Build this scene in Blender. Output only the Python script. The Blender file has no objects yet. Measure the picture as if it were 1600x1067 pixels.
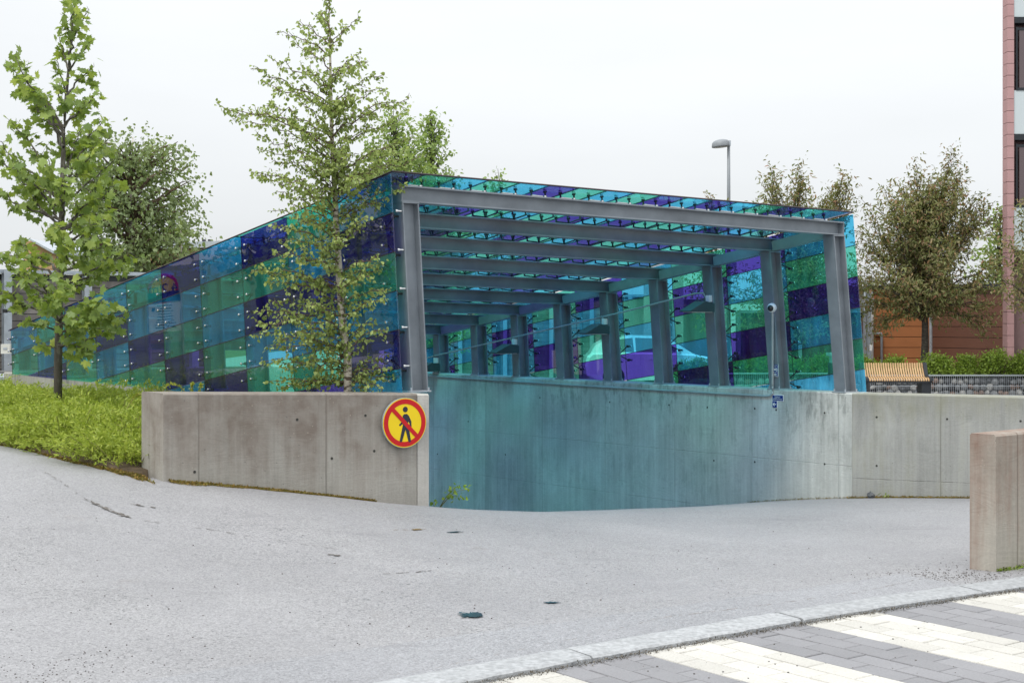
import bpy, math, random
import numpy as np
from mathutils import Vector as V, Matrix
R = math.radians
rnd = random.Random(7)
sc = bpy.context.scene
COL = sc.collection

# ------------------------------------------------------------ camera, world, sun, exposure
FX, EYE, HOR = 2222.0, 1.5, 500.0
cam = bpy.data.cameras.new('camera'); cam.sensor_width = 36; cam.lens = 50.0
cam.shift_y = -33.5/1600; cam.clip_start = .1; cam.clip_end = 2000
co = bpy.data.objects.new('camera', cam); COL.objects.link(co)
co.location = (0, 0, EYE); co.rotation_euler = (R(90), 0, 0); sc.camera = co

def nd(nt, t, ins=None, **props):
    n = nt.nodes.new(t)
    for k, v in props.items(): setattr(n, k, v)
    for k, v in (ins or {}).items():
        s = n.inputs[k]
        if isinstance(v, bpy.types.NodeSocket): nt.links.new(v, s)
        else:
            if s.type == 'RGBA' and not hasattr(v, '__len__'): v = (v, v, v, 1)
            if s.type == 'RGBA' and len(v) == 3: v = (*v, 1)
            s.default_value = v
    return n

SUN_EL, SUN_AZ = R(56), R(215)      # soft sun behind the camera to the left
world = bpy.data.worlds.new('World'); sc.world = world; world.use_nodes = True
nt = world.node_tree; nt.nodes.clear()
sky = nd(nt, 'ShaderNodeTexSky', sky_type='NISHITA', sun_disc=False, sun_elevation=SUN_EL, sun_rotation=SUN_AZ)
bgs = nd(nt, 'ShaderNodeBackground', {'Color': sky.outputs[0], 'Strength': .05})
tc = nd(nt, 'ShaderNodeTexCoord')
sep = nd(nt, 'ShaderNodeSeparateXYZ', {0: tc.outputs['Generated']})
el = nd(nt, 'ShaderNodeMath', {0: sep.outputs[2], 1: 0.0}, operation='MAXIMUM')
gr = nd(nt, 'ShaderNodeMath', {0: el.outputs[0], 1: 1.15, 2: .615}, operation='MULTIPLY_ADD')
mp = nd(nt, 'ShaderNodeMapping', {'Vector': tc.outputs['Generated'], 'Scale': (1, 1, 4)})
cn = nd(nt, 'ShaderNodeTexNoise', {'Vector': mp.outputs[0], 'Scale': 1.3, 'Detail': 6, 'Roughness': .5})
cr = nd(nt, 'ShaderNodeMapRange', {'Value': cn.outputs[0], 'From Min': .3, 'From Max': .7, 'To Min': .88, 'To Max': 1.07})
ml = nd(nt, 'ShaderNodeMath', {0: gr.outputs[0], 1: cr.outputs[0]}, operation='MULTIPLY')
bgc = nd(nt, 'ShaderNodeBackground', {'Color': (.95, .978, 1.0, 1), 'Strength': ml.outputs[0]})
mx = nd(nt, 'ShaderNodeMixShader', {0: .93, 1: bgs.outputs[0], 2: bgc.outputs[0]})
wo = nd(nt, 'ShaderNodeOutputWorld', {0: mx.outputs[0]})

sl = bpy.data.lights.new('sun', 'SUN'); sl.energy = 1.5; sl.angle = R(16); sl.color = (1, .96, .9)
so = bpy.data.objects.new('sun', sl); COL.objects.link(so)
sd = V((math.sin(SUN_AZ)*math.cos(SUN_EL), math.cos(SUN_AZ)*math.cos(SUN_EL), math.sin(SUN_EL)))
so.rotation_euler = sd.to_track_quat('Z', 'Y').to_euler()
sc.view_settings.view_transform = 'Standard'; sc.view_settings.look = 'None'
sc.view_settings.exposure = 0.36; sc.view_settings.gamma = 1
sc.view_settings.use_curve_mapping = False
sc.render.engine = 'CYCLES'
sc.cycles.max_bounces = 8; sc.cycles.transparent_max_bounces = 40
sc.cycles.diffuse_bounces = 3; sc.cycles.glossy_bounces = 3
sc.cycles.caustics_reflective = False; sc.cycles.caustics_refractive = False
sc.cycles.use_denoising = True

# ------------------------------------------------------------ helpers
def px(x, y, Z): return V(((x-800)/FX*Z, Z, EYE-(y-HOR)/FX*Z))

def mesh(name, vs, fs, smooth=False):
    me = bpy.data.meshes.new(name); me.from_pydata([tuple(v) for v in vs], [], fs); me.update()
    if smooth: me.polygons.foreach_set('use_smooth', [True]*len(me.polygons))
    return me

def empty(name, loc, label, cat, group=None):
    o = bpy.data.objects.new(name, None); o.location = loc; o.empty_display_size = .1
    COL.objects.link(o); o['label'] = label; o['category'] = cat
    if group: o['group'] = group
    return o

def mk(name, vs, fs, mat, parent=None, label=None, cat=None, group=None, kind=None, smooth=False, origin=None):
    """world-space verts -> one object; origin at the bottom centre (or the parent's place)"""
    vs = [V(v) for v in vs]
    if origin is None:
        xs = [v.x for v in vs]; ys = [v.y for v in vs]; zs = [v.z for v in vs]
        origin = V(((min(xs)+max(xs))/2, (min(ys)+max(ys))/2, min(zs)))
    origin = V(origin)
    me = mesh(name, [v-origin for v in vs], fs, smooth)
    mats = mat if isinstance(mat, (list, tuple)) else [mat]
    for m in mats: me.materials.append(m)
    o = bpy.data.objects.new(name, me); COL.objects.link(o)
    pl = V((0, 0, 0))
    q = parent
    while q is not None: pl = pl+q.location; q = q.parent
    o.location = origin-pl
    if parent: o.parent = parent
    if label: o['label'] = label
    if cat: o['category'] = cat
    if group: o['group'] = group
    if kind: o['kind'] = kind
    return o

def link_copy(name, me, mat4, parent=None):
    o = bpy.data.objects.new(name, me); COL.objects.link(o)
    if parent:
        o.parent = parent; mat4 = Matrix.Translation(-parent.location) @ mat4
    o.matrix_local = mat4
    return o

class G:
    """collects geometry in world space"""
    def __init__(s): s.v = []; s.f = []
    def add(s, vs, fs):
        n = len(s.v); s.v += [V(v) for v in vs]; s.f += [tuple(i+n for i in f) for f in fs]; return s
    def hexa(s, c):      # 8 corners: bottom 4 ccw, top 4
        return s.add(c, [(3, 2, 1, 0), (4, 5, 6, 7), (0, 1, 5, 4), (1, 2, 6, 5), (2, 3, 7, 6), (3, 0, 4, 7)])
    def box(s, c, ax, ay, az, sx, sy, sz):   # centre, axes, full sizes
        c = V(c); a = V(ax)*sx/2; b = V(ay)*sy/2; d = V(az)*sz/2
        return s.hexa([c-a-b-d, c+a-b-d, c+a+b-d, c-a+b-d, c-a-b+d, c+a-b+d, c+a+b+d, c-a+b+d])
    def abox(s, x0, x1, y0, y1, z0, z1):
        return s.hexa([V(p) for p in ((x0, y0, z0), (x1, y0, z0), (x1, y1, z0), (x0, y1, z0), (x0, y0, z1), (x1, y0, z1), (x1, y1, z1), (x0, y1, z1))])
    def prism(s, poly, d):   # planar polygon (list of points), extruded by vector d
        n = len(poly); poly = [V(p) for p in poly]
        s.add(poly+[p+V(d) for p in poly],
              [tuple(range(n-1, -1, -1)), tuple(range(n, 2*n))]+[(i, (i+1) % n, n+(i+1) % n, n+i) for i in range(n)])
        return s
    def tube(s, pts, rad, seg=6, cap=True):
        pts = [V(p) for p in pts]; n = len(pts)
        if not hasattr(rad, '__len__'): rad = [rad]*n
        base = len(s.v); up = V((0, 0, 1))
        for i, p in enumerate(pts):
            t = (pts[min(i+1, n-1)]-pts[max(i-1, 0)])
            if t.length < 1e-9: t = V((0, 0, 1))
            t.normalize()
            a = t.cross(up)
            if a.length < .05: a = t.cross(V((1, 0, 0)))
            a.normalize(); b = t.cross(a)
            for k in range(seg):
                th = 2*math.pi*k/seg
                s.v.append(p+(a*math.cos(th)+b*math.sin(th))*rad[i])
        for i in range(n-1):
            for k in range(seg):
                k2 = (k+1) % seg
                s.f.append((base+i*seg+k, base+i*seg+k2, base+(i+1)*seg+k2, base+(i+1)*seg+k))
        if cap:
            s.f.append(tuple(base+k for k in range(seg-1, -1, -1)))
            s.f.append(tuple(base+(n-1)*seg+k for k in range(seg)))
        return s
    def ibeam(s, p0, p1, dh, db, h, b, tf=.012, tw=.009):
        dh = V(dh); db = V(db); H = h/2; B = b/2; w = tw/2
        prof = [(-H, -B), (-H, B), (-H+tf, B), (-H+tf, w), (H-tf, w), (H-tf, B), (H, B), (H, -B), (H-tf, -B), (H-tf, -w), (-H+tf, -w), (-H+tf, -B)]
        a = [V(p0)+dh*x+db*y for x, y in prof]; c = [V(p1)+dh*x+db*y for x, y in prof]
        n = 12
        return s.add(a+c, [tuple(range(n)), tuple(range(2*n-1, n-1, -1))]+[(i, n+i, n+(i+1) % n, (i+1) % n) for i in range(n)])
    def ball(s, c, r, seg=10, rings=7, sz=1.0):
        c = V(c); b = len(s.v)
        for i in range(rings+1):
            ph = math.pi*i/rings
            for k in range(seg):
                th = 2*math.pi*k/seg
                s.v.append(c+V((r*math.sin(ph)*math.cos(th), r*math.sin(ph)*math.sin(th), r*math.cos(ph)*sz)))
        for i in range(rings):
            for k in range(seg):
                s.f.append((b+i*seg+k, b+(i+1)*seg+k, b+(i+1)*seg+(k+1) % seg, b+i*seg+(k+1) % seg))
        return s
    def mk(s, name, mat, parent=None, **kw): return mk(name, s.v, s.f, mat, parent, **kw)

def disc_poly(c, ax, ay, r, n=48): return [V(c)+V(ax)*r*math.cos(2*math.pi*k/n)+V(ay)*r*math.sin(2*math.pi*k/n) for k in range(n)]

# ------------------------------------------------------------ materials
def newmat(name):
    m = bpy.data.materials.new(name); m.use_nodes = True
    nt = m.node_tree; b = nt.nodes['Principled BSDF']
    return m, nt, b
def lk(nt, a, b): nt.links.new(a, b)
def noise(nt, vec, scale, detail=4, rough=.55, dist=0.0):
    return nd(nt, 'ShaderNodeTexNoise', {'Vector': vec, 'Scale': scale, 'Detail': detail, 'Roughness': rough, 'Distortion': dist}).outputs[0]
def maprange(nt, v, a, b, c, d): return nd(nt, 'ShaderNodeMapRange', {'Value': v, 'From Min': a, 'From Max': b, 'To Min': c, 'To Max': d}).outputs[0]
def math2(nt, op, a, b=0.0, c=0.0): return nd(nt, 'ShaderNodeMath', {0: a, 1: b, 2: c}, operation=op).outputs[0]
def mixc(nt, f, a, b, mode='MIX'):
    n = nt.nodes.new('ShaderNodeMix'); n.data_type = 'RGBA'; n.blend_type = mode; n.clamp_factor = True
    for s, v in ((n.inputs[0], f), (n.inputs[6], a), (n.inputs[7], b)):
        if isinstance(v, bpy.types.NodeSocket): nt.links.new(v, s)
        elif hasattr(v, '__len__'): s.default_value = (*v[:3], 1)
        else:
            s.default_value = v if s.type == 'VALUE' else (v, v, v, 1)
    return n.outputs[2]
def bump(nt, b, h, strength=.3, dist=.01):
    n = nd(nt, 'ShaderNodeBump', {'Height': h, 'Strength': strength, 'Distance': dist}); lk(nt, n.outputs[0], b.inputs['Normal'])
def pos(nt, ang=0.0, scale=(1, 1, 1)):
    g = nd(nt, 'ShaderNodeNewGeometry')
    v = g.outputs['Position']
    if ang: v = nd(nt, 'ShaderNodeVectorRotate', {'Vector': v, 'Angle': -ang}, rotation_type='Z_AXIS').outputs[0]
    if scale != (1, 1, 1): v = nd(nt, 'ShaderNodeMapping', {'Vector': v, 'Scale': scale}).outputs[0]
    return v
def vscale(nt, v, s): return nd(nt, 'ShaderNodeMapping', {'Vector': v, 'Scale': s}).outputs[0]

def simple(name, col, rough=.6, metal=0.0, var=.12, scale=6.0, bmp=0.0, bscale=40, objvar=0.0, spec=.5):
    m, nt, b = newmat(name)
    p = pos(nt); n = noise(nt, p, scale, 5)
    f = maprange(nt, n, .3, .7, 1-var, 1+var)
    if objvar:
        oi = nd(nt, 'ShaderNodeObjectInfo').outputs['Random']
        f = math2(nt, 'MULTIPLY', f, maprange(nt, oi, 0, 1, 1-objvar, 1+objvar))
    c = nd(nt, 'ShaderNodeVectorMath', {0: col[:3], 'Scale': f}, operation='SCALE')
    lk(nt, c.outputs[0], b.inputs['Base Color'])
    b.inputs['Roughness'].default_value = rough; b.inputs['Metallic'].default_value = metal
    b.inputs['Specular IOR Level'].default_value = spec
    if bmp: bump(nt, b, noise(nt, p, bscale, 5), bmp)
    return m

def concrete(name, ang, base, stain=None, ztop=1.0, rng=.5, jl=.45, drip=.0, joint=1.22, joff=0.0, rows=None, slope=0.0, grime=.0):
    m, nt, b = newmat(name)
    p = pos(nt, ang); s = nd(nt, 'ShaderNodeSeparateXYZ', {0: p}); u, z = s.outputs[0], s.outputs[2]
    mott = noise(nt, p, 1.3, 7, .6); fine = noise(nt, p, 55, 5, .7); mid = noise(nt, p, 7, 6, .6)
    streak = noise(nt, vscale(nt, p, (7, 7, .45)), 1.0, 5, .6)
    streakf = noise(nt, vscale(nt, p, (30, 30, .7)), 1.0, 4, .6)
    gsrc = noise(nt, vscale(nt, p, (1.1, 1.1, 6)), 1.0, 3, .5, 1.2)
    grain = math2(nt, 'SINE', math2(nt, 'MULTIPLY', gsrc, 75.0))
    f = maprange(nt, mott, .25, .75, .78, 1.16)
    f = math2(nt, 'MULTIPLY', f, maprange(nt, streak, .3, .7, .88, 1.10))
    f = math2(nt, 'MULTIPLY', f, maprange(nt, streakf, .3, .7, .90, 1.09))
    f = math2(nt, 'MULTIPLY', f, maprange(nt, fine, .3, .7, .93, 1.07))
    gm = maprange(nt, mid, .45, .6, 0, .05)
    f = math2(nt, 'MULTIPLY', f, math2(nt, 'MULTIPLY_ADD', grain, gm, 1.0))
    c = nd(nt, 'ShaderNodeVectorMath', {0: base, 'Scale': f}, operation='SCALE').outputs[0]
    # formwork joints: every sheet has its own tone and a thin dark line
    uu = math2(nt, 'ADD', u, joff)
    cell = math2(nt, 'FLOOR', math2(nt, 'DIVIDE', uu, joint))
    wn = nd(nt, 'ShaderNodeTexWhiteNoise', {'W': cell}, noise_dimensions='1D').outputs[0]
    c = nd(nt, 'ShaderNodeVectorMath', {0: c, 'Scale': maprange(nt, wn, 0, 1, .93, 1.05)}, operation='SCALE').outputs[0]
    wob = maprange(nt, noise(nt, p, 3, 3), 0, 1, -.004, .004)
    jd = math2(nt, 'PINGPONG', math2(nt, 'ADD', uu, wob), joint/2)
    line = maprange(nt, jd, .003, .009, 1, 0)
    if rows:
        zz = math2(nt, 'ADD', z, math2(nt, 'MULTIPLY', u, slope))
        for r in rows:
            d = math2(nt, 'ABSOLUTE', math2(nt, 'SUBTRACT', math2(nt, 'ADD', zz, wob), r))
            line = math2(nt, 'MAXIMUM', line, math2(nt, 'MULTIPLY', maprange(nt, d, .002, .007, 1, 0), maprange(nt, mid, .4, .5, .3, 1)))
    c = mixc(nt, math2(nt, 'MULTIPLY', line, jl), c, (.07, .065, .055))
    if drip:
        # dark weather streaks that start in bands
        dn = noise(nt, vscale(nt, p, (15, 15, 4.5)), 1.0, 6, .7)
        patch = noise(nt, vscale(nt, p, (1.0, 1.0, 2.5)), 1.0, 3)
        k = math2(nt, 'MULTIPLY', maprange(nt, dn, .50, .62, 0, 1), maprange(nt, patch, .42, .56, 0, 1))
        zt = maprange(nt, math2(nt, 'SUBTRACT', ztop, z), .0, .6, 1, .35)
        k = math2(nt, 'MULTIPLY', k, zt)
        c = mixc(nt, math2(nt, 'MULTIPLY', k, drip), c, (.15, .16, .145))
        # pale lime wash
        lw = math2(nt, 'MULTIPLY', maprange(nt, noise(nt, vscale(nt, p, (2.5, 2.5, 1.0)), 1.0, 6, .65), .56, .72, 0, 1), .45)
        c = mixc(nt, lw, c, (.50, .51, .48))
    if stain:
        h = maprange(nt, math2(nt, 'SUBTRACT', ztop, z), 0, rng, 1, 0)
        h = math2(nt, 'ADD', h, maprange(nt, streak, .3, .7, -.55, .5))
        h = math2(nt, 'ADD', h, maprange(nt, mott, .3, .7, -.45, .45))
        h = maprange(nt, h, .1, .9, 0, .85)
        h = math2(nt, 'MULTIPLY', h, maprange(nt, mid, .35, .62, .55, 1.0))
        c = mixc(nt, h, c, stain)
        sp = nd(nt, 'ShaderNodeTexVoronoi', {'Vector': p, 'Scale': 24}).outputs[0]
        k = math2(nt, 'MULTIPLY', maprange(nt, sp, .05, .14, .75, 0), math2(nt, 'MULTIPLY', h, maprange(nt, mid, .45, .6, 0, 1)))
        c = mixc(nt, k, c, (.55, .5, .42))
    if grime:
        gk = maprange(nt, noise(nt, p, 2.1, 6, .7), .55, .75, 0, grime)
        c = mixc(nt, gk, c, (.16, .15, .12))
    # pits
    pv = nd(nt, 'ShaderNodeTexVoronoi', {'Vector': p, 'Scale': 11}).outputs[0]
    pit = maprange(nt, pv, .03, .07, 1, 0)
    c = mixc(nt, math2(nt, 'MULTIPLY', pit, .5), c, (.1, .1, .09))
    lk(nt, c, b.inputs['Base Color'])
    b.inputs['Roughness'].default_value = .82; b.inputs['Specular IOR Level'].default_value = .3
    h = math2(nt, 'ADD', math2(nt, 'MULTIPLY', fine, .3), math2(nt, 'MULTIPLY', grain, .08))
    h = math2(nt, 'SUBTRACT', h, math2(nt, 'MULTIPLY', line, 1.0)); h = math2(nt, 'SUBTRACT', h, pit)
    bump(nt, b, h, .35, .006)
    return m

def glass(name, tint, dusty=.035, body=None):
    m = bpy.data.materials.new(name); m.use_nodes = True; nt = m.node_tree; nt.nodes.clear()
    p = pos(nt)
    tr = nd(nt, 'ShaderNodeBsdfTransparent', {0: (*tint, 1)})
    bn = nd(nt, 'ShaderNodeBump', {'Height': noise(nt, p, 2.5, 2), 'Strength': .02, 'Distance': .02})
    gl = nd(nt, 'ShaderNodeBsdfGlossy', {'Color': (1, 1, 1, 1), 'Roughness': .0, 'Normal': bn.outputs[0]})
    body = body or [.2+.6*t for t in tint]
    d0 = nd(nt, 'ShaderNodeBsdfDiffuse', {0: (*body, 1)}); d1 = nd(nt, 'ShaderNodeBsdfTranslucent', {0: (*body, 1)})
    df = nd(nt, 'ShaderNodeMixShader', {0: .5, 1: d0.outputs[0], 2: d1.outputs[0]})
    bf = nd(nt, 'ShaderNodeNewGeometry').outputs['Backfacing']
    fr = nd(nt, 'ShaderNodeFresnel', {'IOR': 1.72})
    fr = nd(nt, 'ShaderNodeMath', {0: math2(nt, 'MINIMUM', fr.outputs[0], .42), 1: math2(nt, 'SUBTRACT', 1.0, bf)}, operation='MULTIPLY')
    dn = maprange(nt, noise(nt, vscale(nt, p, (6, 6, 1.5)), 1.0, 6, .65), .35, .7, dusty*.4, dusty*2)
    m0 = nd(nt, 'ShaderNodeMixShader', {0: dn, 1: tr.outputs[0], 2: df.outputs[0]})
    m1 = nd(nt, 'ShaderNodeMixShader', {0: fr.outputs[0], 1: m0.outputs[0], 2: gl.outputs[0]})
    nd(nt, 'ShaderNodeOutputMaterial', {0: m1.outputs[0]})
    return m

def leafmat(name, cols, trans=.35, rough=.5):
    """leaf colours differ leaf by leaf"""
    m = bpy.data.materials.new(name); m.use_nodes = True; nt = m.node_tree; nt.nodes.clear()
    g = nd(nt, 'ShaderNodeNewGeometry'); oi = nd(nt, 'ShaderNodeObjectInfo')
    r = math2(nt, 'FRACT', math2(nt, 'ADD', g.outputs['Random Per Island'], oi.outputs['Random']))
    cr = nt.nodes.new('ShaderNodeValToRGB'); cr.color_ramp.interpolation = 'LINEAR'
    e = cr.color_ramp.elements
    while len(e) < len(cols): e.new(.5)
    for i, c in enumerate(cols): e[i].position = i/(len(cols)-1); e[i].color = (*c, 1)
    nt.links.new(r, cr.inputs[0])
    c = cr.outputs[0]
    b = nd(nt, 'ShaderNodeBsdfPrincipled', {'Base Color': c, 'Roughness': rough, 'Specular IOR Level': .35})
    t = nd(nt, 'ShaderNodeBsdfTranslucent', {0: mixc(nt, .5, c, (.45, .6, .05), 'MIX')})
    mxs = nd(nt, 'ShaderNodeMixShader', {0: trans, 1: b.outputs[0], 2: t.outputs[0]})
    nd(nt, 'ShaderNodeOutputMaterial', {0: mxs.outputs[0]})
    return m

# axis of the ramp (A), across the ramp (W)
A = V((-.646, .7634, 0)).normalized(); W = V((.8345, .551, 0)).normalized(); UP = V((0, 0, 1))
NF = V((W.y, -W.x, 0))                     # normal of walls that run along W, towards the street
ANG_W = math.atan2(W.y, W.x); ANG_A = math.atan2(A.y, A.x)

M_steel = simple('painted_steel', (.225, .255, .285), .45, .25, .20, 3.5, .04, 60)
M_galv = simple('galvanised_steel', (.42, .46, .50), .42, .45, .14, 8)
M_dark = simple('dark_fitting', (.03, .035, .035), .4, .3, .1)
M_chrome = simple('chrome', (.62, .63, .63), .18, 1.0, .03)
M_white = simple('white_plastic', (.78, .79, .78), .4, 0, .04)
M_black = simple('black_gloss', (.015, .016, .018), .15, 0, .1)
M_seal = simple('joint_seal', (.028, .018, .025), .6)
M_purple = glass('purple_glass', (.33, .28, .70), .07, (.12, .08, .50))
M_teal = glass('teal_glass', (.42, .88, .80), .12, (.12, .62, .45))
M_blue = glass('blue_glass', (.36, .82, .97), .12, (.09, .54, .86))
M_blue_lit = glass('blue_glass_painted_light', (.35, .78, .95), .42, (.25, .75, .98))  # blue glass with the brightness of the plaza behind put into its colour
GL = {'P': M_purple, 'G': M_teal, 'B': M_blue, 'F': M_blue_lit}

# ------------------------------------------------------------ ground heights
CP = [(-.70, 11.8, -.045), (-2.59, 10.55, .30), (-1.65, 11.17, .14), (-4.46, 12.4, .40), (-3.36, 11.16, .37), (-2.87, 10.64, .35),
      (3.53, 14.76, -.347), (4.57, 14.3, -.29), (6.0, 13.9, -.25), (6.5, 11, -.05),
      (0, 6.04, 0), (.74, 6.59, 0), (1.63, 7.25, 0), (2.88, 7.99, 0), (4.5, 8.9, .03), (-.75, 5.5, 0), (-3, 4, .0), (-6, 3, .02), (-8, 6, .12),
      (2.89, 8.5, 0), (0, 9, .0), (-3, 8, .10), (-6, 9, .22), (-7, 12.5, .45), (1.5, 11, -.10), (3, 11, -.12), (1.2, 13.0, -.22)]
for t, zl, zr in ((2, -.38, -.62), (4, -.74, -.90), (5, -.93, -1.05), (7, -1.35, -1.42), (10, -1.95, -2.0), (13, -2.5, -2.55)):
    p = V((-.70, 11.8, 0))+A*t; CP.append((p.x, p.y, zl)); p = V((3.53, 14.76, 0))+A*t; CP.append((p.x, p.y, zr))
cp = np.array(CP); n_ = len(cp)
def tps(r2): return np.where(r2 < 1e-12, 0, .5*r2*np.log(np.maximum(r2, 1e-12)))
d2 = ((cp[:, None, :2]-cp[None, :, :2])**2).sum(-1)
K = np.zeros((n_+3, n_+3)); K[:n_, :n_] = tps(d2)+np.eye(n_)*.15; K[:n_, n_] = 1; K[:n_, n_+1:] = cp[:, :2]; K[n_, :n_] = 1; K[n_+1:, :n_] = cp[:, :2].T
wts = np.linalg.solve(K, np.concatenate([cp[:, 2], [0, 0, 0]]))
def gz_arr(xy):
    r2 = ((xy[:, None, :]-cp[None, :, :2])**2).sum(-1)
    return tps(r2) @ wts[:n_]+wts[n_]+xy @ wts[n_+1:]
def gz(x, y): return float(gz_arr(np.array([[x, y]]))[0])

# kerb line (street side edge)
KERB = [V((-6.2, 1.3, 0)), V((-2.6, 4.05, 0)), V((-.75, 5.47, 0)), V((0, 6.04, 0)), V((.75, 6.59, 0)), V((1.63, 7.225, 0)), V((2.878, 8.0, 0)), V((4.6, 8.95, 0)), V((8.5, 10.8, 0))]
def side_of(p, a, b): return (b.x-a.x)*(p.y-a.y)-(b.y-a.y)*(p.x-a.x)   # >0: driveway side
def off_kerb(p):   # signed distance to kerb line, + = driveway side
    best = 1e9; sg = 1
    for a, b in zip(KERB[:-1], KERB[1:]):
        d = b-a; t = max(0, min(1, (V((p.x, p.y, 0))-a).dot(d)/d.length_squared)); q = a+d*t
        r = (V((p.x, p.y, 0))-q).length
        if r < best: best = r; sg = 1 if side_of(p, a, b) > 0 else -1
    return best*sg

# ------------------------------------------------------------ key points of the canopy
L0 = V((-155/FX*12, 12, 0)); R0 = V((538/FX*14.94, 14.94, 0)); BAY = .872; NB = 10; ROW = .325; SL = -.1563
def ztop(s, t): return (2.634 if s == 'L' else 2.522)+SL*t
def zbase(s, t): return .745+.01*t if s == 'L' else .74
def lean(s, t): return (.058-.003*t) if s == 'L' else (.107-.0095*t)
def SP(s, t, z, off=0.0):
    """point on the outer face of the side frame: t along the ramp, height z, off outwards"""
    o = (L0 if s == 'L' else R0)+A*t-W*lean(s, t)*(z-zbase(s, t))+W*off*(-1 if s == 'L' else 1)
    return V((o.x, o.y, z))
GOF = {'L': .095, 'R': .135}; GT = .085

# ------------------------------------------------------------ driveway asphalt
def asphalt_mat(name, base, dark, dirt=True):
    m, nt, b = newmat(name); p = pos(nt)
    agg = nd(nt, 'ShaderNodeTexVoronoi', {'Vector': p, 'Scale': 125, 'Randomness': 1.0})
    sp = agg.outputs['Distance']; ac = nd(nt, 'ShaderNodeSeparateColor', {0: agg.outputs['Color']}).outputs[0]
    f1 = noise(nt, p, 160, 3, .7); big = noise(nt, p, .55, 6, .6); mid = noise(nt, p, 5.0, 6, .7)
    f = maprange(nt, ac, 0, 1, .68, 1.24)
    f = math2(nt, 'MULTIPLY', f, maprange(nt, f1, .3, .7, .78, 1.18))
    f = math2(nt, 'MULTIPLY', f, maprange(nt, big, .3, .7, .84, 1.09))
    f = math2(nt, 'MULTIPLY', f, maprange(nt, mid, .3, .7, .95, 1.05))
    c = nd(nt, 'ShaderNodeVectorMath', {0: base, 'Scale': f}, operation='SCALE').outputs[0]
    hole = math2(nt, 'MULTIPLY', maprange(nt, noise(nt, p, 42, 4, .75), .57, .66, 0, .85), maprange(nt, noise(nt, p, .9, 5, .7), .42, .62, .25, 1))
    c = mixc(nt, hole, c, dark)
    if dirt:
        s = nd(nt, 'ShaderNodeSeparateXYZ', {0: p}); 
        wet = maprange(nt, noise(nt, vscale(nt, p, (.7, 2.4, 1)), 1.0, 7, .7), .60, .72, 0, .38)
        c = mixc(nt, wet, c, (.13, .125, .13))
        tr_ = maprange(nt, noise(nt, vscale(nt, pos(nt, ANG_A), (.28, 1.5, 1)), 1.0, 5, .6), .35, .68, 0, .42)
        c = mixc(nt, tr_, c, (.27, .268, .285))
        dz = maprange(nt, noise(nt, p, 1.7, 7, .75), .62, .75, 0, .35)
        c = mixc(nt, dz, c, (.16, .13, .10))
    lk(nt, c, b.inputs['Base Color'])
    b.inputs['Roughness'].default_value = .55; b.inputs['Specular IOR Level'].default_value = .5
    h = math2(nt, 'SUBTRACT', math2(nt, 'MULTIPLY', sp, .7), math2(nt, 'MULTIPLY', hole, 1.2))
    bump(nt, b, math2(nt, 'ADD', h, f1), .6, .006)
    return m
M_asph = asphalt_mat('driveway_asphalt', (.325, .322, .332), (.055, .07, .07))
M_street = asphalt_mat('street_asphalt', (.30, .30, .31), (.04, .04, .04))

C0 = V((-.70, 11.8, 0)); K0 = V((3.53, 14.76, 0))
KD = V((.912, -.411, 0))                # direction of the wall past the bend
def in_drive(x, y):
    p = V((x, y, 0))
    if off_kerb(p) < .06: return False
    # corridor coordinates
    if (p-C0).dot(NF) < -.12 or y > 16:     # behind the parapet line (as seen from the street)
        al = side_of(p, C0, C0+A)      # >0 : left of the ramp's left line
        if al > .15 and ((p-C0).dot(W) > -2.45 or y > 13.6): return False
    ar = side_of(p, K0, K0+A)
    if ar < -.15 and side_of(p, K0, K0+KD) > .15: return False
    if (p-C0).dot(A) > 12.5: return False
    return True
xs = np.arange(-11, 9.01, .1); ys = np.arange(1.0, 25.6, .1)
XX, YY = np.meshgrid(xs, ys); pts = np.stack([XX.ravel(), YY.ravel()], 1)
ZZ = np.concatenate([gz_arr(pts[i:i+4000]) for i in range(0, len(pts), 4000)])
ZZ = ZZ+.0022*np.sin(pts[:, 0]*5.1+np.sin(pts[:, 1]*3.3))*np.cos(pts[:, 1]*4.3+pts[:, 0]*1.3)
nx = len(xs); vid = {}; vs = []; fs = []
def gvid(i, j):
    k = j*nx+i
    if k not in vid: vid[k] = len(vs); vs.append((pts[k, 0], pts[k, 1], ZZ[k]))
    return vid[k]
for j in range(len(ys)-1):
    for i in range(nx-1):
        x, y = xs[i]+.05, ys[j]+.05
        if x < -9+0*y and y > 12.8: continue
        if in_drive(x, y): fs.append((gvid(i, j), gvid(i+1, j), gvid(i+1, j+1), gvid(i, j+1)))
mk('driveway', vs, fs, M_asph, kind='structure', smooth=True)

# planting soil, raised behind the edge; ground beyond the walls
M_soil = simple('soil', (.09, .065, .04), .95, 0, .4, 9, .8, 30)
M_plaza = simple('plaza_paving', (.30, .29, .28), .8, 0, .15, 3, .2, 20)
M_grass = simple('rough_ground', (.07, .10, .035), .95, 0, .35, 2, .6, 20)
EDGE = [(-9.5, 13.3), (-7.0, 13.2), (-5.4, 12.75), (-4.46, 12.35), (-3.80, 11.55), (-3.36, 11.12), (-3.05, 10.80), (-2.78, 10.62)]
far_l = V((L0.x, L0.y, 0))+A*9.2
sp_ = [V((x, y, gz(x, y)+.012)) for x, y in EDGE]
pl_ = C0-W*2.3+A*.2; pr_ = C0-W*.15+A*.3
back = [V((pr_.x, pr_.y, .50))]+[SP('L', t, .56, .05) for t in (.2, 2, 4, 6, 8.8)]
vs = []; fs = []
N_ = 16
front_path = sp_[::-1]+[]             # from parapet end to the far left
front_path = [V((pr_.x, pr_.y, .26)), V((pl_.x, pl_.y, .24))]+front_path
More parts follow.
